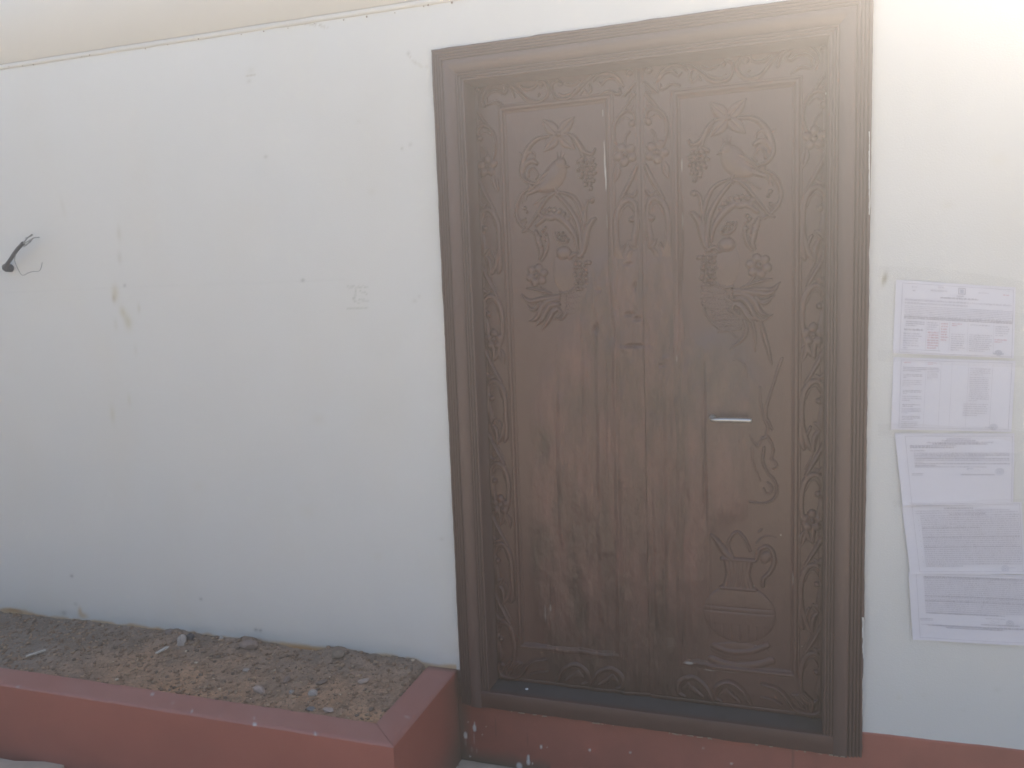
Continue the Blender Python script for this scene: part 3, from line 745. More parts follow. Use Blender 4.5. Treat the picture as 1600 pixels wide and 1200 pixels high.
FLECKS = [(943, 225, .0012, .014, .35), (944, 250, .0018, .045, .85), (946, 278, .0018, .035, .9), (948, 345, .0012, .02, .5), (941, 176, .0012, .010, .6),
          (1066, 345, .0012, .03, .35), (1065, 258, .0014, .02, .4), (765, 209, .003, .003, .7), (1250, 838, .002, .006, .6), (1239, 905, .0014, .02, .35),
          (1220, 837, .0025, .0025, .7), (1077, 1036, .012, .004, .45), (1140, 1050, .02, .0016, .4), (1110, 1047, .02, .0016, .45), (1181, 1011, .003, .003, .6), (1177, 917, .003, .003, .5),
          (776, 1056, .0022, .006, .7), (852, 958, .0016, .03, .30), (860, 950, .003, .01, .35), (1253, 1010, .002, .002, .5), (1290, 146, .003, .003, .5), (1270, 829, .003, .004, .4), (1058, 560, .002, .01, .25)]

def make_leaf(side):
    left = side == 'L'
    if left: x0, x1 = LX0, LX1
    else: x0, x1 = SEAM + .0006, RX1
    lf = empty('door_leaf', ((x0 if left else x1), DY, LZ0))
    X_, Z_ = axes(x0, x1, LZ0, LZ1); X, Z = np.meshgrid(X_, Z_)
    W = wear(X, Z)
    H = 0.0008 * fbm(X.shape, (120, 20), 3, 101 + left)
    # panel sunk inside its moulding
    if left: pr = (-0.862, -0.514, 0.425, 2.262)
    else: pr = (-0.298, 0.047, 0.425, 2.250)
    wob = W * fbm(X.shape, (90, 30), 3, 105 + left) * .012
    d = np.minimum(np.minimum(X - pr[0], pr[1] - X), np.minimum(Z - pr[2], pr[3] - Z)) + wob
    H += np.where(d > 0, -0.007 * np.clip(d / .004, 0, 1), 0) * (1 - .8 * W)
    # the worn part: lumpy filler, long vertical weathering ridges, gouges
    ridg = fbm(X.shape, (260, 17), 3, 111 + left); lump_ = fbm(X.shape, (40, 15), 4, 115 + left, .5); fine = fbm(X.shape, (9, 5), 3, 119 + left)
    H += W * (.0042 * ridg + .0042 * lump_ + .0008 * fine + .0015)
    for (px_, ya, yb, dep, wd_) in [(927, 420, 1040, -.004, .008), (946, 560, 760, -.0035, .004), (960, 400, 990, .0035, .007), (875, 610, 860, .0035, .008), (868, 620, 800, -.003, .004),
                                    (1098, 560, 830, -.0045, .005), (1064, 320, 450, -.004, .0022), (1103, 560, 1000, .002, .004), (1034, 560, 980, .003, .006), (1018, 700, 1000, -.003, .006),
                                    (1065, 300, 345, -.003, .002), (858, 900, 985, -.003, .004), (1043, 620, 1010, -.0045, .013), (915, 560, 1020, .0035, .009), (1075, 560, 1000, .003, .010), (905, 470, 700, -.003, .008)]:
        xa, za = onY(px_, ya, DY); xb, zb = onY(px_ + (yb - ya) * .015, yb, DY)
        xc = xa + (xb - xa) * (Z - za) / (zb - za + 1e-9) + .003 * vnoise((len(Z_), 1), (40, 1.01), 7 + int(px_))[:, :1]
        H += dep * np.exp(-((X - xc) / wd_) ** 2) * np.clip((za - Z) / .03, 0, 1) * np.clip((Z - zb) / .03, 0, 1)
    for (px_, py_, dx, dy, dep) in [(983, 491, 7, 3, -.010), (995, 498, 6, 3, -.010), (931, 512, 3, 6, -.011), (992, 447, 2, 6, -.009), (982, 412, 5, 2.5, -.008), (990, 388, 4, 2.5, -.008), (1040, 560, 5, 3, .004), (985, 540, 9, 2.5, -.008), (1008, 500, 2, 14, -.006), (960, 520, 2, 12, -.006), (935, 453, 5, 3, -.004),
                                    (1035, 570, 6, 3, -.004), (962, 480, 4, 12, -.004), (975, 545, 8, 6, .005), (1010, 520, 5, 16, -.004), (855, 700, 6, 12, -.003), (880, 735, 12, 16, .003), (1000, 540, 14, 3, -.004),
                                    (1045, 700, 5, 20, .003), (940, 860, 5, 25, .003), (990, 760, 8, 20, .003), (1010, 640, 5, 14, -.003), (860, 950, 3, 12, -.004)]:
        x_, z_ = onY(px_, py_, DY); H += dep * np.exp(-((X - x_) / (dx * .0021)) ** 2 - ((Z - z_) / (dy * .0021)) ** 2)
    # raised strip along the seam and the frame-side edges
    e0 = (X - x0) if left else (x1 - X)
    sm = (x1 - X) if left else (X - x0)
    H -= .0045 * np.clip(1 - np.abs(sm - .0115) / .0022, 0, 1) * (1 - .8 * W)
    H -= .003 * np.clip(1 - np.abs(e0 - .008) / .0022, 0, 1)
    H -= .003 * np.clip(1 - np.abs(Z - LZ0 - .012) / .0022, 0, 1)
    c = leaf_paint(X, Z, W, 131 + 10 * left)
    for f_ in FLECKS: fleck(c, X, Z, *f_)
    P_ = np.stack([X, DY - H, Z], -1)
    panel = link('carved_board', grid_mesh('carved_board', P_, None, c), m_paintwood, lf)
    # slab behind it
    me = box_mesh('door_slab', x0 - .003 * left, x1 + .003 * (not left), DY + .012, DY + .05, LZ0 - .003, LZ1 + .004)
    a = me.color_attributes.new('paint', 'FLOAT_COLOR', 'POINT'); a.data.foreach_set('color', list((*BROWN, 1)) * 8)
    link('door_slab', me, m_paintwood, lf, smooth=False)
    def height_at(X2, Z2):
        i = np.clip(np.round((Z2 - Z_[0]) / rs).astype(int), 0, len(Z_) - 1); j = np.clip(np.round((X2 - X_[0]) / rs).astype(int), 0, len(X_) - 1)
        return H[i, j]
    # panel moulding: four runs in one heightfield ring, split into its four lengths
    r = Relief(x0 + .06, x1 - .06, .395, 2.29)
    X2, Z2 = r.X, r.Z; W2 = wear(X2, Z2)
    wob2 = W2 * fbm(X2.shape, (90, 30), 3, 105 + left) * .010
    dxl = X2 - pr[0]; dxr = pr[1] - X2; dzb = Z2 - pr[2]; dzt = pr[3] - Z2
    dm = np.minimum(np.minimum(dxl, dxr), np.minimum(dzb, dzt)); dd = dm + wob2
    mh = np.interp(dd, [-.0195, -.0185, -.015, -.0135, -.012, -.008, -.001, .0015, .0025, .006, .0085, .0095], [0, .0035, .0040, .0018, .0045, .0085, .0080, .0048, .0030, .0042, .0028, 0])
    amp = 1 - .62 * W2 + .25 * W2 * fbm(X2.shape, (30, 30), 3, 121)
    mh = mh * np.clip(amp, 0, 1)
    which = np.argmin(np.stack([dxl, dxr, dzb, dzt]), 0)
    keepbase = mh > .0003
    cm = leaf_paint(X2, Z2, W2, 151 + left)
    for f_ in FLECKS: fleck(cm, X2, Z2, *f_)
    base = height_at(X2, Z2)
    PM = np.stack([X2, DY - np.where(dm > 0, base, base) - mh + np.where(mh > 0, 0, .0015), Z2], -1)
    kb = (keepbase[:-1, :-1] | keepbase[1:, 1:] | keepbase[:-1, 1:] | keepbase[1:, :-1])
    for k_ in range(4):
        mk = kb & (which[:-1, :-1] == k_)
        if mk.any(): link('panel_moulding', grid_mesh('panel_moulding', PM, mk, cm), m_paintwood, lf)
    # the carving
    for (nm_, r, wf, sides) in motifs:
        if side not in sides: continue
        X2 = r.X if left else 2 * SEAM - r.X
        Z2 = r.Z
        W2 = wear(X2, Z2, 8)
        if nm_ == 'carved_scroll_border' and r.z[-1] < .5: W2 = W2 * .45
        if nm_ in ('carved_jug', 'carved_scales', 'carved_tail_feathers', 'carved_bird_body', 'carved_grape_cluster', 'carved_vine') and not left: W2 = W2 * wf
        Hh = (1.1 if nm_ == 'carved_jug' else 1.5) * r.H * (1 - np.clip(W2 * 1.25, 0, 1)) * (1 + .05 * fbm(X2.shape, (5, 5), 2, 9))
        keep = Hh > .0005
        if keep.sum() < 30: continue
        kb = keep[:-1, :-1] | keep[1:, 1:] | keep[:-1, 1:] | keep[1:, :-1]
        kb &= (X2[:-1, :-1] > x0 + .001) & (X2[:-1, :-1] < x1 - .002)
        if not kb.any(): continue
        cm = leaf_paint(X2, Z2, W2, 171)
        PM = np.stack([X2, DY - height_at(X2, Z2) - Hh + np.where(Hh > .0003, 0, .0012), Z2], -1)
        if not left: PM = PM[:, ::-1]; cm = cm[:, ::-1]; kb = kb[:, ::-1]
        link(nm_, grid_mesh(nm_, PM, kb, cm), m_paintwood, lf)
    return lf
lfL = make_leaf('L')
tag(lfL, 'left carved door leaf, lower half weathered bare of its carving', 'door')
lfR = make_leaf('R')
tag(lfR, 'right carved door leaf with the jug carving and silver lever handle', 'door')

# lever handle
hx0, hz0 = onY(1112, 656, DY - .034); hx1, hz1 = onY(1175, 657, DY - .036)
hd = empty('door_handle', (hx0, DY, hz0)); hd.parent = lfR; hd.location = Vector((hx0, DY, hz0)) - Vector(lfR.location)
def tube(name, pts, r_, mt, parent_world, parent, seg=10, rr=None, flat=1.0, cap=True):
    pts = [Vector(p) for p in pts]; n = len(pts); V = []; Fc = []
    up = Vector((0, 0, 1)) if abs((pts[1] - pts[0]).normalized().z) < .9 else Vector((0, 1, 0))
    for i, p in enumerate(pts):
        t = (pts[min(i + 1, n - 1)] - pts[max(i - 1, 0)]).normalized()
        a_ = t.cross(up).normalized(); b_ = a_.cross(t).normalized()
        rad_ = rr[i] if rr else r_
        for k in range(seg):
            an = 2 * math.pi * k / seg; V.append(p + a_ * math.cos(an) * rad_ + b_ * math.sin(an) * rad_ * flat)
    for i in range(n - 1):
        for k in range(seg): Fc.append((i * seg + k, i * seg + (k + 1) % seg, (i + 1) * seg + (k + 1) % seg, (i + 1) * seg + k))
    me = bpy.data.meshes.new(name)
    Fl = [tuple(f) for f in Fc]
    if cap: Fl += [tuple(range(seg))[::-1], tuple(range((n - 1) * seg, n * seg))]
    me.from_pydata([tuple(v - Vector(parent_world)) for v in V], [], Fl); me.update()
    o = link(name, me, mt, None); o.parent = parent; return o
HW = (hx0, DY, hz0)
bmh = bmesh.new(); bmesh.ops.create_cone(bmh, cap_ends=True, segments=24, radius1=.012, radius2=.010, depth=.008, matrix=Matrix.Rotation(rad(90), 4, 'X'))
me = bpy.data.meshes.new('rosette'); bmh.to_mesh(me); bmh.free()
ro = link('rosette', me, mat('tarnished_metal', .5, .5, .1, 40, base=(.2, .17, .155)), None); ro.parent = hd; ro.location = (.0, -.005, 0)
n_ = 12
pp = [(hx0, DY - .006, hz0), (hx0, DY - .024, hz0), (hx0 + .004, DY - .031, hz0), (hx0 + .014, DY - .034, hz0)] + [(hx0 + .014 + (hx1 - hx0 - .014) * k / n_, DY - .034 - .004 * math.sin(k / n_ * 2), hz0 + .001 * math.sin(k / n_ * 3)) for k in range(1, n_ + 1)]
tube('lever', pp, .006, m_chrome, HW, hd, 14, [.005, .005, .006, .0075] + [.0082] * (n_ - 2) + [.0088, .0072], 0.85)

# ================================================================== NOTICES
def sheet(corners, label, spec, seed, curl=0.0, ragged=None):
    """corners in photo px: TL TR BR BL, the paper on the wall; spec: list of print commands in (u,v) of the sheet"""
    r_ = random.Random(seed)
    q_ = [np.array(onY(*p, -.004)) for p in corners]
    def pt(u, v, y=0.0):
        p = (q_[0] * (1 - u) + q_[1] * u) * (1 - v) + (q_[3] * (1 - u) + q_[2] * u) * v
        yy = -.0035 - .0018 * math.sin(u * 5 + seed) * math.sin(v * 4 + seed * 2) - .0012 - curl * max(0, 1 - u * 6) ** 2 * (.3 + v) - curl * .5 * max(0, (v - .9) * 10) ** 2
        return (p[0], yy - y, p[1])
    c_ = sum(q_) / 4
    o = empty('notice_sheet', (c_[0], -.004, c_[1])); tag(o, label, 'notice', group='paper notices taped beside the door')
    n, m = 26, 34
    P_ = np.array([[pt(j / (m - 1), i / (n - 1)) for j in range(m)] for i in range(n)])
    link('paper', grid_mesh('paper', P_[::-1]), m_paper, o)
    sets = {}
    def quad(k, u0, v0, u1, v1, skew=0.0, y=.0006):
        L_ = sets.setdefault(k, ([], []))
        ns = max(1, int((u1 - u0) / .08)); 
        for s_ in range(ns):
            a_, b_ = u0 + (u1 - u0) * s_ / ns, u0 + (u1 - u0) * (s_ + 1) / ns
            i0 = len(L_[0]); L_[0].extend([pt(a_, v1, y), pt(b_, v1, y), pt(b_, v0, y), pt(a_, v0, y)]); L_[1].append((i0, i0 + 1, i0 + 2, i0 + 3))
    def rect(k, u0, v0, u1, v1, t=.0045):
        quad(k, u0, v0, u1, v0 + t * 1.4); quad(k, u0, v1 - t * 1.4, u1, v1)
        ns = 10
        for s_ in range(ns):
            a_, b_ = v0 + (v1 - v0) * s_ / ns, v0 + (v1 - v0) * (s_ + 1) / ns
            quad(k, u0, a_, u0 + t, b_); quad(k, u1 - t, a_, u1, b_)
    def line(k, u0, u1, v, hh):
        u = u0
        while u < u1 - .004:
            w_ = r_.uniform(.008, .032); e = min(u + w_, u1)
            # a word: letters of uneven height
            x = u
            while x < e - .001:
                lw = r_.uniform(.0022, .0040); up = r_.choice([0, 0, .35, .45]); dn = r_.choice([0, 0, 0, .3])
                quad(k, x, v - hh * (1 + up), min(x + lw, e), v + hh * dn * .8); x += lw + r_.uniform(.0006, .0016)
            u = e + r_.uniform(.003, .006)
    def block(k, u0, v0, u1, v1, nl, hh=None, last=.6, jag=0):
        for i in range(nl):
            v = v0 + (v1 - v0) * (i + .8) / nl; e = u1 - (jag * r_.random() * (u1 - u0))
            if i == nl - 1: e = u0 + (u1 - u0) * last
            line(k, u0, e, v, hh or (v1 - v0) / nl * .42)
    def ring(k, u, v, r1, asp=1.42):
        for rr_ in (r1, r1 * .62):
            for a_ in range(20):
                t0 = a_ * math.pi / 10; x_, z_ = u + rr_ * math.cos(t0), v + rr_ * math.sin(t0) * asp
                quad(k, x_ - .0035, z_ - .005, x_ + .0035, z_ + .005)
        quad(k, u - r1 * .25, v - r1 * .35, u + r1 * .25, v + r1 * .35)
    def scrawl(k, u, v, w_, hh):
        x = u; y_ = v
        for i in range(26):
            x2 = u + w_ * (i + 1) / 26; y2 = v + hh * math.sin(i * 1.3 + seed) * r_.uniform(.3, 1)
            quad(k, min(x, x2), min(y_, y2), max(x, x2) + .0015, min(y_, y2) + max(.004, abs(y2 - y_) * .25)); x, y_ = x2, y2
    env = dict(quad=quad, rect=rect, line=line, block=block, ring=ring, scrawl=scrawl)
    spec(env)
    mm_ = dict(i=m_ink, b=m_inkbold, r=m_inkred, s=m_stamp)
    nn = dict(i='printed_text', b='printed_heading', r='red_text', s='ink_stamp')
    for k, (V, Fc) in sets.items():
        ob = link(nn[k], np_mesh(nn[k], V, Fc), mm_[k], o, smooth=False); ob['kind'] = 'stuff'
    return o, pt
def tape(o, pts, wd, y=-.0085):
    ps = [onY(*p, y) for p in pts]; V = []; Fc = []
    for i, (x, z) in enumerate(ps):
        V += [(x, y + .0008 * math.sin(i * 2.1), z - wd / 2 * (1 + .1 * math.sin(i * 3))), (x, y + .0008 * math.sin(i * 2.1 + 1), z + wd / 2)]
        if i: Fc.append((2 * i - 2, 2 * i, 2 * i + 1, 2 * i - 1))
    link('adhesive_tape', np_mesh('adhesive_tape', V, Fc), m_tape, o, smooth=False)
def s1(e):
    b = e['block']; e['rect']('i', .055, .035, .985, .985)
    e['line']('i', .14, .18, .09, .016); e['line']('i', .145, .17, .14, .014); e['line']('i', .36, .41, .075, .016); e['line']('i', .30, .44, .125, .018)
    e['rect']('b', .533, .055, .593, .145, .007); e['quad']('s', .548, .075, .578, .13); e['line']('i', .52, .58, .18, .016); e['line']('b', .385, .70, .215, .018)
    e['line']('i', .70, .79, .115, .014); e['line']('r', .90, .95, .125, .014)
    b('i', .085, .235, .97, .32, 2, .018); b('i', .085, .33, .98, .52, 8, .009, 1.0); e['line']('b', .085, .98, .495, .015); e['line']('b', .085, .98, .515, .013)
    for u_ in (.275, .385, .47, .62, .83): 
        for kk in range(8): e['quad']('i', u_, .535 + kk * .05, u_ + .0022, .585 + kk * .05)
    b('b', .10, .54, .26, .62, 3); e['line']('b', .09, .25, .675, .02); b('i', .085, .70, .25, .93, 7, None, .3, .3)
    b('i', .285, .54, .38, .66, 4, None, .6, .2); b('r', .29, .67, .38, .92, 7, None, .8); b('r', .40, .54, .465, .80, 7, None, .7, .3)
    b('r', .49, .54, .58, .59, 2, None, .5); b('i', .485, .68, .60, .93, 8, None, .6, .15); b('i', .64, .54, .80, .57, 1, None, 1); b('i', .635, .68, .82, .93, 9, None, .7, .15)
    b('i', .845, .545, .96, .70, 5, None, .6, .2); b('r', .84, .73, .94, .79, 2)
    e['ring']('s', .875, .93, .026); e['line']('s', .83, .92, .955, .02); e['quad']('i', .055, .935, .40, .942)
def s2(e):
    b = e['block']; e['rect']('i', .065, .03, .975, .97)
    for u_ in (.275, .40, .49, .625, .82):
        for kk in range(18): e['quad']('i', u_, .05 + kk * .05, u_ + .0022, .10 + kk * .05)
    b('r', .09, .05, .19, .08, 1); b('b', .085, .12, .39, .19, 3, None, .5); b('i', .29, .17, .385, .29, 6, None, .5, .1)
    b('b', .09, .22, .25, .28, 3, None, .2); b('i', .085, .30, .25, .40, 4, None, .4); b('b', .09, .44, .25, .50, 3, None, .2); b('i', .085, .52, .25, .60, 3, None, .4); 
    b('b', .09, .635, .25, .68, 2); b('i', .085, .69, .25, .77, 4, None, .3); b('b', .09, .80, .25, .86, 3, None, .6); b('i', .085, .875, .23, .97, 4, None, .8)
    b('i', .64, .11, .81, .22, 4, .011); b('i', .64, .23, .81, .58, 13, .010, .4, .1); b('i', .60, .60, .81, .79, 6, .011, .6, .1); b('r', .29, .05, .36, .09, 2, None, .6)
    e['ring']('s', .855, .935, .03); e['line']('s', .79, .85, .955, .015)
def s3(e):
    b = e['block']; e['rect']('i', .085, .035, .985, .985)
    e['line']('i', .44, .64, .085, .014); e['line']('i', .40, .68, .11, .014); e['line']('i', .27, .83, .135, .014); e['line']('b', .32, .78, .155, .014)
    e['line']('i', .12, .52, .18, .013); e['line']('b', .12, .50, .205, .015); e['line']('i', .12, .25, .25, .014)
    for k_, v in enumerate((.285, .31, .335, .36, .385)): e['line']('b' if k_ in (1, 3) else 'i', .15, .96 if k_ != 2 else .76, v, .013)
    e['line']('i', .15, .23, .41, .012); e['line']('b', .15, .965, .43, .013); e['line']('b', .15, .34, .455, .013); e['line']('i', .15, .78, .475, .012)
    e['scrawl']('s', .60, .53, .12, .03); e['line']('s', .60, .66, .50, .014); e['line']('b', .55, .84, .585, .014); e['ring']('s', .88, .535, .034)
    b('b', .115, .55, .22, .59, 2, None, .95)
def s4(e):
    b = e['block']; e['rect']('i', .085, .02, .985, .97)
    e['line']('b', .36, .60, .075, .016); e['line']('i', .11, .90, .105, .012); e['line']('i', .11, .975, .135, .013); e['line']('b', .40, .70, .155, .012); b('i', .15, .15, .975, .90, 25, .0135, .4)
    b('b', .15, .30, .97, .36, 1, .013); e['line']('b', .15, .97, .48, .012); e['line']('b', .15, .97, .62, .012)
    for k_ in range(9): e['quad']('i', .125, .22 + k_ * .075, .131, .232 + k_ * .075)
    e['ring']('s', .835, .925, .03); e['scrawl']('s', .86, .915, .06, .012)
def s5(e):
    b = e['block']; e['rect']('i', .065, .02, 1.06, .965)
    b('i', .13, .045, 1.0, .60, 20, .013, .7); e['line']('b', .13, 1.0, .075, .014); e['line']('b', .13, 1.0, .35, .012); e['line']('b', .13, .80, .60, .012); e['line']('b', .13, 1.0, .42, .012)
    b('b', .08, .67, .19, .71, 2, None, .95); e['line']('b', .14, 1.0, .78, .016); e['line']('b', .30, .78, .805, .014); e['quad']('i', .08, .76, .15, .768)
    e['scrawl']('b', .67, .69, .08, .035); e['line']('i', .64, .80, .645, .012); e['line']('b', .60, .92, .735, .014); e['ring']('s', .84, .695, .03)
o1, _ = sheet([(1400, 437), (1587, 449), (1584, 560), (1395, 552)], 'topmost taped notice, with crest, header and table of text', s1, 1)
o2, _ = sheet([(1396, 558), (1587, 564), (1580, 675), (1392, 671)], 'second notice from top, a table with empty middle columns', s2, 2)
o3, _ = sheet([(1398, 677), (1585, 677), (1583, 788), (1410, 789)], 'middle notice with short text, signature and blank lower half', s3, 3, .004)
o4, _ = sheet([(1409, 789), (1596, 784), (1602, 897), (1422, 896)], 'fourth notice from top, slightly tilted and filled with dense text', s4, 4, .003)
o5, _ = sheet([(1419, 893), (1606, 899), (1610, 1009), (1426, 999)], 'lowest taped notice, dense text above a signature and seal', s5, 5, .003)
for o_, l_ in ((o1, 0), (o2, 0), (o3, 0), (o4, 0), (o5, 0)): pass
tape(o1, [(1372, 425), (1440, 428), (1520, 436), (1600, 450)], .035)
tape(o2, [(1372, 556), (1420, 556), (1480, 562), (1540, 563), (1612, 566)], .032)
tape(o3, [(1372, 672), (1420, 670), (1500, 676), (1560, 676), (1625, 690)], .034)
tape(o4, [(1396, 787), (1450, 790), (1540, 786), (1612, 784)], .02)

# ================================================================== CABLE
cx_, cz_ = onY(7, 418, -.03)
cb = empty('electric_cable', (cx_, 0, cz_)); tag(cb, 'cut black electric cable with frayed wires sticking out of the wall', 'cable')
CW = (cx_, 0, cz_)
tube('conduit_stub', [(cx_, .01, cz_ - .003), (cx_, -.022, cz_), (cx_, -.031, cz_)], .017, m_black, CW, cb, 16, [.015, .0175, .013])
def pts(lst, y0, y1): 
    n = len(lst); out = []
    for i, p in enumerate(lst):
        y = y0 + (y1 - y0) * i / (n - 1); x, z = onY(p[0], p[1], y); out.append((x, y, z))
    return out
def sm(lst, n=6): return [tuple(v) for v in crom3(lst, n)]
def crom3(lst, n=6):
    P_ = np.array(lst, float)
    if len(P_) < 3: return P_
    P_ = np.vstack([2 * P_[0] - P_[1], P_, 2 * P_[-1] - P_[-2]]); out = []
    for i in range(1, len(P_) - 2):
        p0, p1, p2, p3 = P_[i - 1], P_[i], P_[i + 1], P_[i + 2]
        for t in np.linspace(0, 1, n, endpoint=False): out.append(0.5 * ((2 * p1) + (-p0 + p2) * t + (2 * p0 - 5 * p1 + 4 * p2 - p3) * t * t + (-p0 + 3 * p1 - 3 * p2 + p3) * t ** 3))
    out.append(P_[-2]); return np.array(out)
tube('cable_sheath', sm(pts([(8, 417), (16, 406), (26, 391), (36, 380)], -.03, -.06)), .0075, m_black, CW, cb, 12)
for q in ([(34, 383), (42, 373), (50, 366)], [(36, 381), (44, 377), (52, 372)], [(37, 384), (46, 379), (52, 372), (61, 371)], [(35, 385), (40, 384), (47, 377)], [(40, 372), (46, 370), (51, 367)]):
    tube('copper_wire', sm(pts(q, -.058, -.065)), .0022, m_grey, CW, cb, 8)
tube('loose_wire', sm(pts([(25, 396), (23, 407), (28, 420), (35, 430), (45, 426), (53, 424), (60, 424), (64, 419), (66, 410)], -.05, -.045)), .0014, m_grey, CW, cb, 8)

# ================================================================== PLANTER
PT = 0.340
PX1, PXI, PYF, PYI = -1.086, -1.200, -0.507, -0.398
pln = empty('planter', (-2.6, -.25, 0)); tag(pln, 'low red painted masonry planter filled with dry soil at the wall foot', 'planter')
def patch(name, f, nu, nv, colf, mt, parent, seed, dis=.0012):
    U, V = np.meshgrid(np.linspace(0, 1, nu), np.linspace(0, 1, nv)); P_ = f(U, V)
    nn = fbm(U.shape, (10, 10), 4, seed)
    c = np.tile(RED, U.shape + (1,)) * (1 + .10 * nn)[..., None]
    c = colf(c, P_, nn)
    return link(name, grid_mesh(name, P_, None, np.clip(c, .01, .9)), mt, parent)
rb = .0028
# one continuous skin across front wall: front face -> rounded arris -> top -> inner face
def arris(profile, along, name, seed, colf):
    m_ = len(profile); n = len(along)
    P_ = np.zeros((n, m_, 3)); nn = fbm((n, m_), (12, 3), 4, seed); w1 = fbm((1, n), (1.01, 8), 4, seed + 1)[0]
    for i, a_ in enumerate(along):
        for j, pf in enumerate(profile): P_[i, j] = pf(a_)
    P_[..., 2] += (.0012 * w1)[:, None]
    P_[..., 1] -= .0012 * nn
    c = np.tile(RED, (n, m_, 1)) * (1 + .07 * fbm((n, m_), (30, 6), 4, seed + 2))[..., None]
    c = colf(c, P_)
    return link(name, grid_mesh(name, P_, None, np.clip(c, .01, .9)), m_red, pln, smooth=False)
def fleckp(c, P_, lst):
    for (px_, py_, rx, ry, a_) in lst:
        x, y = onZ(px_, py_, PT); d = ((P_[..., 0] - x) / rx) ** 2 + ((P_[..., 1] - y) / ry) ** 2 + ((P_[..., 2] - PT) / .005) ** 2
        w_ = (np.clip(1.7 - d, 0, 1) * a_)[..., None]; c[:] = c * (1 - w_) + np.array([.55, .52, .50]) * w_
PF = [(38, 1072, .02, .003, .4), (28, 1073, .006, .003, .5), (97, 1078, .012, .003, .25), (237, 1085, .006, .005, .8), (299, 1112, .005, .005, .8), (347, 1117, .004, .005, .5), (395, 1123, .006, .005, .9), (398, 1132, .005, .005, .9),
      (465, 1113, .004, .004, .7), (492, 1148, .006, .006, .9), (270, 1098, .004, .004, .3), (634, 1120, .005, .004, .5), (676, 1044, .006, .004, .6)]
def coltop(c, P_):
    up = np.clip((P_[..., 2] - PT + .0050) / .0015, 0, 1)[..., None]
    dust = 1.0 + .5 * fbm(P_.shape[:2], (18, 4), 4, 77)[..., None]  # mottled strength of the skylight painted into the colour of the top
    c = c * (1 - up * .30 * dust) + np.array([.44, .27, .24]) * up * .30 * dust
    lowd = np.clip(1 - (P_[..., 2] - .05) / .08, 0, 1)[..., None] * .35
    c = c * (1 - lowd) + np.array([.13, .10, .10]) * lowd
    fleckp(c, P_, PF); return c
def mk(y, z, dm): return lambda a_: (min(a_, PX1 - dm) if True else a_, y, z)
# front wall (mitred into the end wall at the outer corner by the diagonal)
zt = [-.01, .04, .08, .12, .16, .20, .24, .28, .31, PT - .0075, PT - .0055, PT - rb]
pf = [(PYF, z_, 0.0) for z_ in zt] + [(PYF + .0018, PT - .0018, .0018), (PYF + rb, PT, rb)] + [(PYF + .02 + k * .0152, PT, .02 + k * .0152) for k in range(6)] + [(PYI - .003, PT, PYI - PYF - .003), (PYI - .0008, PT - .0015, PYI - PYF), (PYI, PT - .006, PYI - PYF), (PYI, .22, PYI - PYF)]
xs_ = np.concatenate([np.arange(-4.2, -1.12, .007), np.linspace(-1.12, PX1, 8)])
def mkf(y, z, dm):
    lim = PX1 - dm * (PX1 - PXI) / (PYI - PYF)
    def f(a_):
        t = (a_ + 4.2) / (PX1 + 4.2); return (-4.2 + t * (lim + 4.2), y, z)
    return f
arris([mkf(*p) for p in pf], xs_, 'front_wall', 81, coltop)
# end wall
pe = [(PX1, z_, 0.0) for z_ in zt] + [(PX1 - .0018, PT - .0018, .0018), (PX1 - rb, PT, rb)] + [(PX1 - .02 - k * .0155, PT, .02 + k * .0155) for k in range(6)] + [(PXI + .003, PT, PX1 - PXI - .003), (PXI + .0008, PT - .0015, PX1 - PXI), (PXI, PT - .006, PX1 - PXI), (PXI, .22, PX1 - PXI)]
def mke(x, z, dm):
    lim = PYF + dm * (PYI - PYF) / (PX1 - PXI)
    def f(a_):
        t = (a_ - PYF) / (0.0 - PYF); return (x, lim + t * (0.004 - lim), z)
    return f
def colend(c, P_):
    c = coltop(c, P_)
    # grime in the corner against the wall and at the foot
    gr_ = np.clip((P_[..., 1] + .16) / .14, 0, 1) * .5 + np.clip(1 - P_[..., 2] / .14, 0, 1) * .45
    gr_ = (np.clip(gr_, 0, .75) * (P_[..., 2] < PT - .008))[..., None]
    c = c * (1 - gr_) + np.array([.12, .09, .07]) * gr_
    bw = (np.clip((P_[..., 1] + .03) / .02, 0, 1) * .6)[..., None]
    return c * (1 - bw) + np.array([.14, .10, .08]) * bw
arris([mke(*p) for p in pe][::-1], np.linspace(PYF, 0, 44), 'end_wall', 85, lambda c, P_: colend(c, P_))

# soil
ss = .0045
sx = np.arange(-4.2, PXI + .004, ss); sy = np.arange(PYI - .004, .004, ss)
SXg, SYg = np.meshgrid(sx, sy); shp = SXg.shape
tY = (SYg - PYI) / (0 - PYI)
def edge_soil(x):
    return 0.0
lumps = fbm(shp, (9, 9), 4, 91, .6)
SZ = .318 + .036 * tY + .010 * fbm(shp, (40, 60), 3, 92) * np.clip(tY * 3, .2, 1) + .006 * lumps + .003 * fbm(shp, (3, 3), 2, 93)
for (px_, py_, a_, r_) in [(283, 992, .012, .05), (265, 985, .008, .05), (385, 1000, .018, .05), (525, 1020, .022, .05), (560, 1028, .010, .06), (450, 1005, -.014, .05), (480, 1015, -.016, .05), (130, 962, .006, .1), (620, 1034, .006, .05)]:
    x_, z_ = onY(px_, py_, -.02); SZ += a_ * np.exp(-((SXg - x_) / r_) ** 2 - ((SYg + .03) / .06) ** 2)
SZ = np.where((tY < .05) | (SXg > PXI - .012), np.minimum(SZ, PT - .010), SZ)
SZ = np.where(SXg > PXI - .05, np.minimum(SZ, PT - .008 + .6 * (PXI - SXg)), SZ)
browner = np.clip((SXg + 2.75) / .5, 0, 1) * np.clip(1.15 - tY * .9, 0, 1)
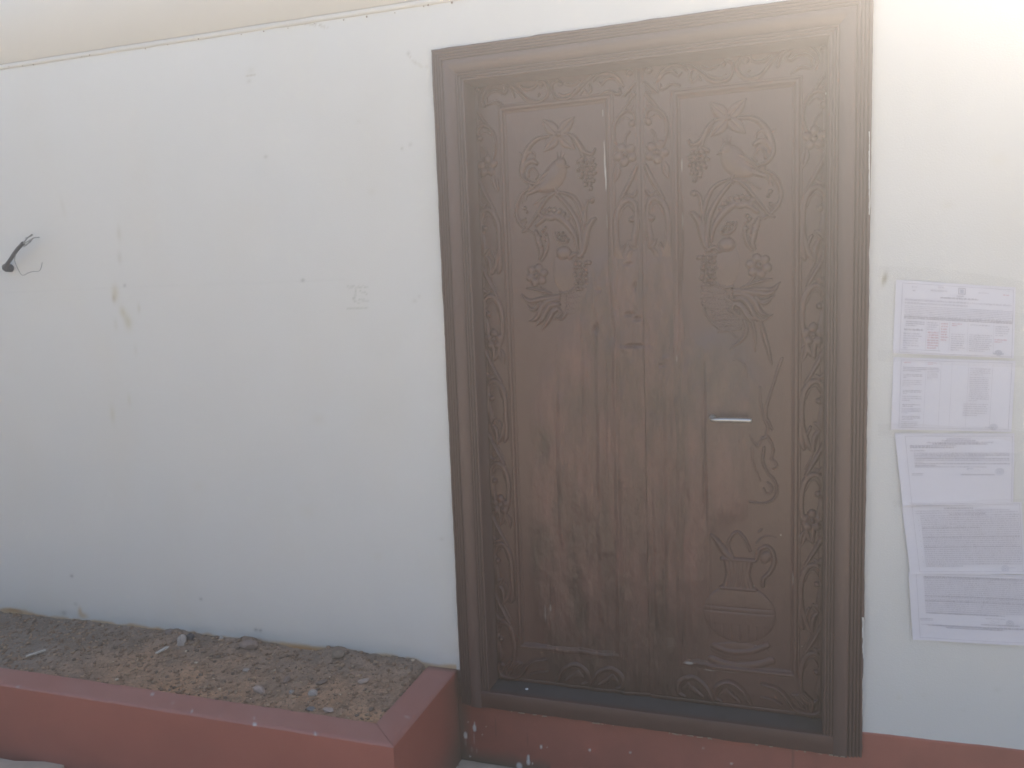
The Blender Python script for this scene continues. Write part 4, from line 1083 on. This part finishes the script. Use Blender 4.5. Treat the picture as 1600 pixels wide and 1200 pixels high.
pn = fbm(shp, (30, 30), 4, 95); fn = fbm(shp, (3, 3), 3, 96)
cG = np.array([.25, .20, .165]); cB = np.array([.46, .26, .155])
kk_ = np.clip(browner * (.8 + .6 * pn), 0, 1)[..., None]
SCc = (cG * (1 - kk_) + cB * kk_) * (1 + .18 * pn + .28 * fn + .25 * lumps)[..., None]
soil = link('soil', grid_mesh('soil', np.stack([SXg, SYg, SZ], -1), None, np.clip(SCc, .02, .5)), m_soil); tag(soil, kind='structure')
soil['label'] = 'dry brown stony soil in the planter'
def soil_z(x, y):
    i = int(np.clip(round((y - sy[0]) / ss), 0, len(sy) - 1)); j = int(np.clip(round((x - sx[0]) / ss), 0, len(sx) - 1)); return float(SZ[i, j])
# small pebbles and crumbs: nobody could count them
ico = bmesh.new(); bmesh.ops.create_icosphere(ico, subdivisions=1, radius=1); iv = np.array([v.co[:] for v in ico.verts]); if_ = np.array([[v.index for v in f.verts] for f in ico.faces]); ico.free()
def pebbles(name, n, rr, zf, xr, yr, cfun, seed, mt, flat=.6):
    g_ = np.random.default_rng(seed); V = []; Fc = []; Cc = []
    for k in range(n):
        x = g_.uniform(*xr); y = g_.uniform(*yr); r_ = rr[0] * (rr[1] / rr[0]) ** (g_.random() ** 2.6)
        sc = np.array([g_.uniform(.7, 1.4), g_.uniform(.7, 1.3), g_.uniform(.4, .9) * flat / .6]) * r_
        v = iv * g_.uniform(.75, 1.15, (len(iv), 1)) * sc; a_ = g_.uniform(0, 6.28); ca, sa = math.cos(a_), math.sin(a_)
        v = np.stack([v[:, 0] * ca - v[:, 1] * sa, v[:, 0] * sa + v[:, 1] * ca, v[:, 2]], 1) + np.array([x, y, zf(x, y) + r_ * .15])
        Fc.append(if_ + len(V) * len(iv)); V.append(v); Cc.append(np.tile(cfun(g_, x, y), (len(iv), 1)))
    return link(name, np_mesh(name, np.concatenate(V), np.concatenate(Fc), np.clip(np.concatenate(Cc), .02, .8)), mt, None, smooth=False)
def pc_(g_, x, y):
    u = g_.random()
    base = np.array([.20, .145, .115]) if u < .6 else (np.array([.27, .205, .16]) if u < .86 else (np.array([.12, .10, .09]) if u < .985 else np.array([.38, .34, .30])))
    return base * g_.uniform(1.0, 1.6) * np.array([1.12, 1.0, .86])
gvl = pebbles('gravel', 8000, (.002, .010), soil_z, (-4.0, PXI), (PYI + .004, -.004), pc_, 3, m_stone); tag(gvl, kind='stuff'); gvl['label'] = 'small pebbles and crumbs scattered over the planter soil'
# stones large enough to be picked out
def stone(px, py, r_, label, c, sq=(1.2, .9, .75), seed=0, rot=0.0, name='stone', cat='stone'):
    z = .345
    for _ in range(4):
        x, y = onZ(px, py, z); y = min(y, -.012 - r_ * .5); x = min(x, PXI - .01); z = soil_z(x, y) + r_ * .25
    rr = random.Random(seed); b2 = bmesh.new(); bmesh.ops.create_icosphere(b2, subdivisions=2, radius=r_)
    for v in b2.verts: f_ = rr.uniform(.82, 1.1); v.co = Vector((v.co.x * sq[0] * f_, v.co.y * sq[1] * f_, v.co.z * sq[2] * f_))
    me = bpy.data.meshes.new(name); b2.to_mesh(me); b2.free()
    a_ = me.color_attributes.new('paint', 'FLOAT_COLOR', 'POINT'); a_.data.foreach_set('color', list((*c, 1)) * len(me.vertices))
    o = link(name, me, m_stone, None, smooth=False); o.location = (x, y, z); o.rotation_euler = (rr.uniform(-.3, .3), rr.uniform(-.3, .3), rot)
    tag(o, label, cat, group='loose stones on the planter soil'); return o
G1 = (.42, .32, .27); G2 = (.24, .19, .17); G3 = (.42, .36, .32)
stone(284, 1002, .026, 'pale upright stone leaning at the wall, largest on the left half of the bed', G3, (.8, .7, 1.1), 1)
stone(297, 996, .020, 'dark grey stone touching the right side of the pale upright one', (.11, .105, .11), (.9, .8, .9), 2)
stone(264, 988, .016, 'small dark clod at the wall, left of the pale upright stone', G2, (1, .9, .9), 3)
stone(388, 1004, .034, 'large rounded brown clod against the wall at mid bed', (.30, .225, .19), (1.15, .7, .6), 4)
stone(528, 1020, .022, 'dark clod at the wall above the bare yellowish patch', (.24, .19, .15), (1.3, .9, .8), 5)
stone(405, 1078, .019, 'flat pale stone near the front edge, left of centre of the bed', G1, (1.35, .8, .6), 6)
stone(489, 1083, .017, 'pale rounded stone near the planter front, right of centre', G3, (1.1, .9, .8), 7)
stone(384, 1047, .012, 'small grey stone alone on brown soil in the middle', G3, (1.2, .8, .5), 8)
stone(448, 1063, .016, 'tilted reddish stone in the middle of the brown patch', (.24, .17, .14), (.8, 1.2, .7), 9)
stone(502, 1066, .018, 'flat brown slab of soil crust right of the tilted reddish stone', (.22, .16, .13), (1.4, .8, .4), 10, .3)
stone(568, 1064, .018, 'wide flat tan stone in the right part of the bed', G1, (1.4, .8, .5), 11)
stone(513, 1110, .016, 'stone tucked against the front lip, right of centre', G1, (1.4, .8, .5), 12)
stone(486, 1108, .013, 'bluish stone tucked against the front lip', (.20, .19, .19), (1.3, .9, .7), 13)
stone(455, 1081, .009, 'small whitish pebble left of the pale rounded stone', (.42, .38, .35), (1, 1, .8), 14)
stone(354, 992, .009, 'white pebble close to the wall left of the large clod', (.5, .46, .42), (1, 1, .8), 15)
# wood chips
def chip(pa, pb, wd, label, seed):
    xa, ya = onZ(*pa, .352); xb, yb = onZ(*pb, .352); a_ = math.atan2(yb - ya, xb - xa); l_ = math.hypot(xb - xa, yb - ya)
    b2 = bmesh.new(); addbox(b2, -l_ / 2, l_ / 2, -wd / 2, wd / 2, -.002, .003)
    rr = random.Random(seed)
    for v in b2.verts: v.co += Vector((rr.uniform(-.006, .006), rr.uniform(-.002, .002), 0))
    me = bpy.data.meshes.new('wood_chip'); b2.to_mesh(me); b2.free()
    o = link('wood_chip', me, m_wood, None, smooth=False); x, y = (xa + xb) / 2, (ya + yb) / 2
    o.location = (x, y, soil_z(x, y) + .010); o.rotation_euler = (.05, -.04, a_); tag(o, label, 'wood chip', group='wood splinters on the planter soil')
chip((41, 1022), (69, 1013), .012, 'long pale wood splinter on the grey soil at far left', 1)
chip((244, 1022), (262, 1012), .012, 'pale wood splinter lying left of the upright stone', 2)
# ground litter in front of the planter
def gz(x, y): return .055 * min(max((-1.25 - x) / 1.4, 0), 1)
gg_ = pebbles('ground_grit', 900, (.0015, .007), gz, (-3.6, -.7), (-.95, -.02), pc_, 8, m_stone)
# keep grit out of the planter body
tag(gg_, kind='stuff'); gg_['label'] = 'grit and dust on the ground before the planter'
# cement board lying on the ground at the lower left
bx0, by0 = onZ(106, 1190, .075); bx1, by1 = onZ(-200, 1183, .075)
b2 = bmesh.new(); ang = math.atan2(by1 - by0, bx1 - bx0)
addbox(b2, -.9, 0, -.5, 0, 0, .018)
bmesh.ops.bevel(b2, geom=b2.edges[:], offset=.0015, segments=1, affect='EDGES')
me = bpy.data.meshes.new('cement_board'); b2.to_mesh(me); b2.free()
bo = link('cement_board', me, m_tile, None, smooth=False); bo.location = (bx0, by0, .0565); bo.rotation_euler = (0, 0, ang - math.pi)
tag(bo, 'pale flat cement board lying on the ground before the planter', 'board')

# ================================================================== HAZE, added to imitate the veil of lens flare
if HAZE:
    hz = link('flare_haze', box_mesh('flare_haze', -31, 31, -31, 31, -1.0, 3.02), None, None, smooth=False)
    mh_ = bpy.data.materials.new('flare_haze'); mh_.use_nodes = True; N = mh_.node_tree.nodes; N.remove(N['Principled BSDF'])
    pv = N.new('ShaderNodeVolumePrincipled'); pv.inputs['Density'].default_value = HAZE; pv.inputs['Color'].default_value = (.97, .95, .93, 1); pv.inputs['Anisotropy'].default_value = .865
    mh_.node_tree.links.new(pv.outputs[0], N['Material Output'].inputs['Volume'])
    hz.data.materials.append(mh_); tag(hz, kind='stuff'); hz['label'] = 'added air volume that imitates the veil of lens flare'
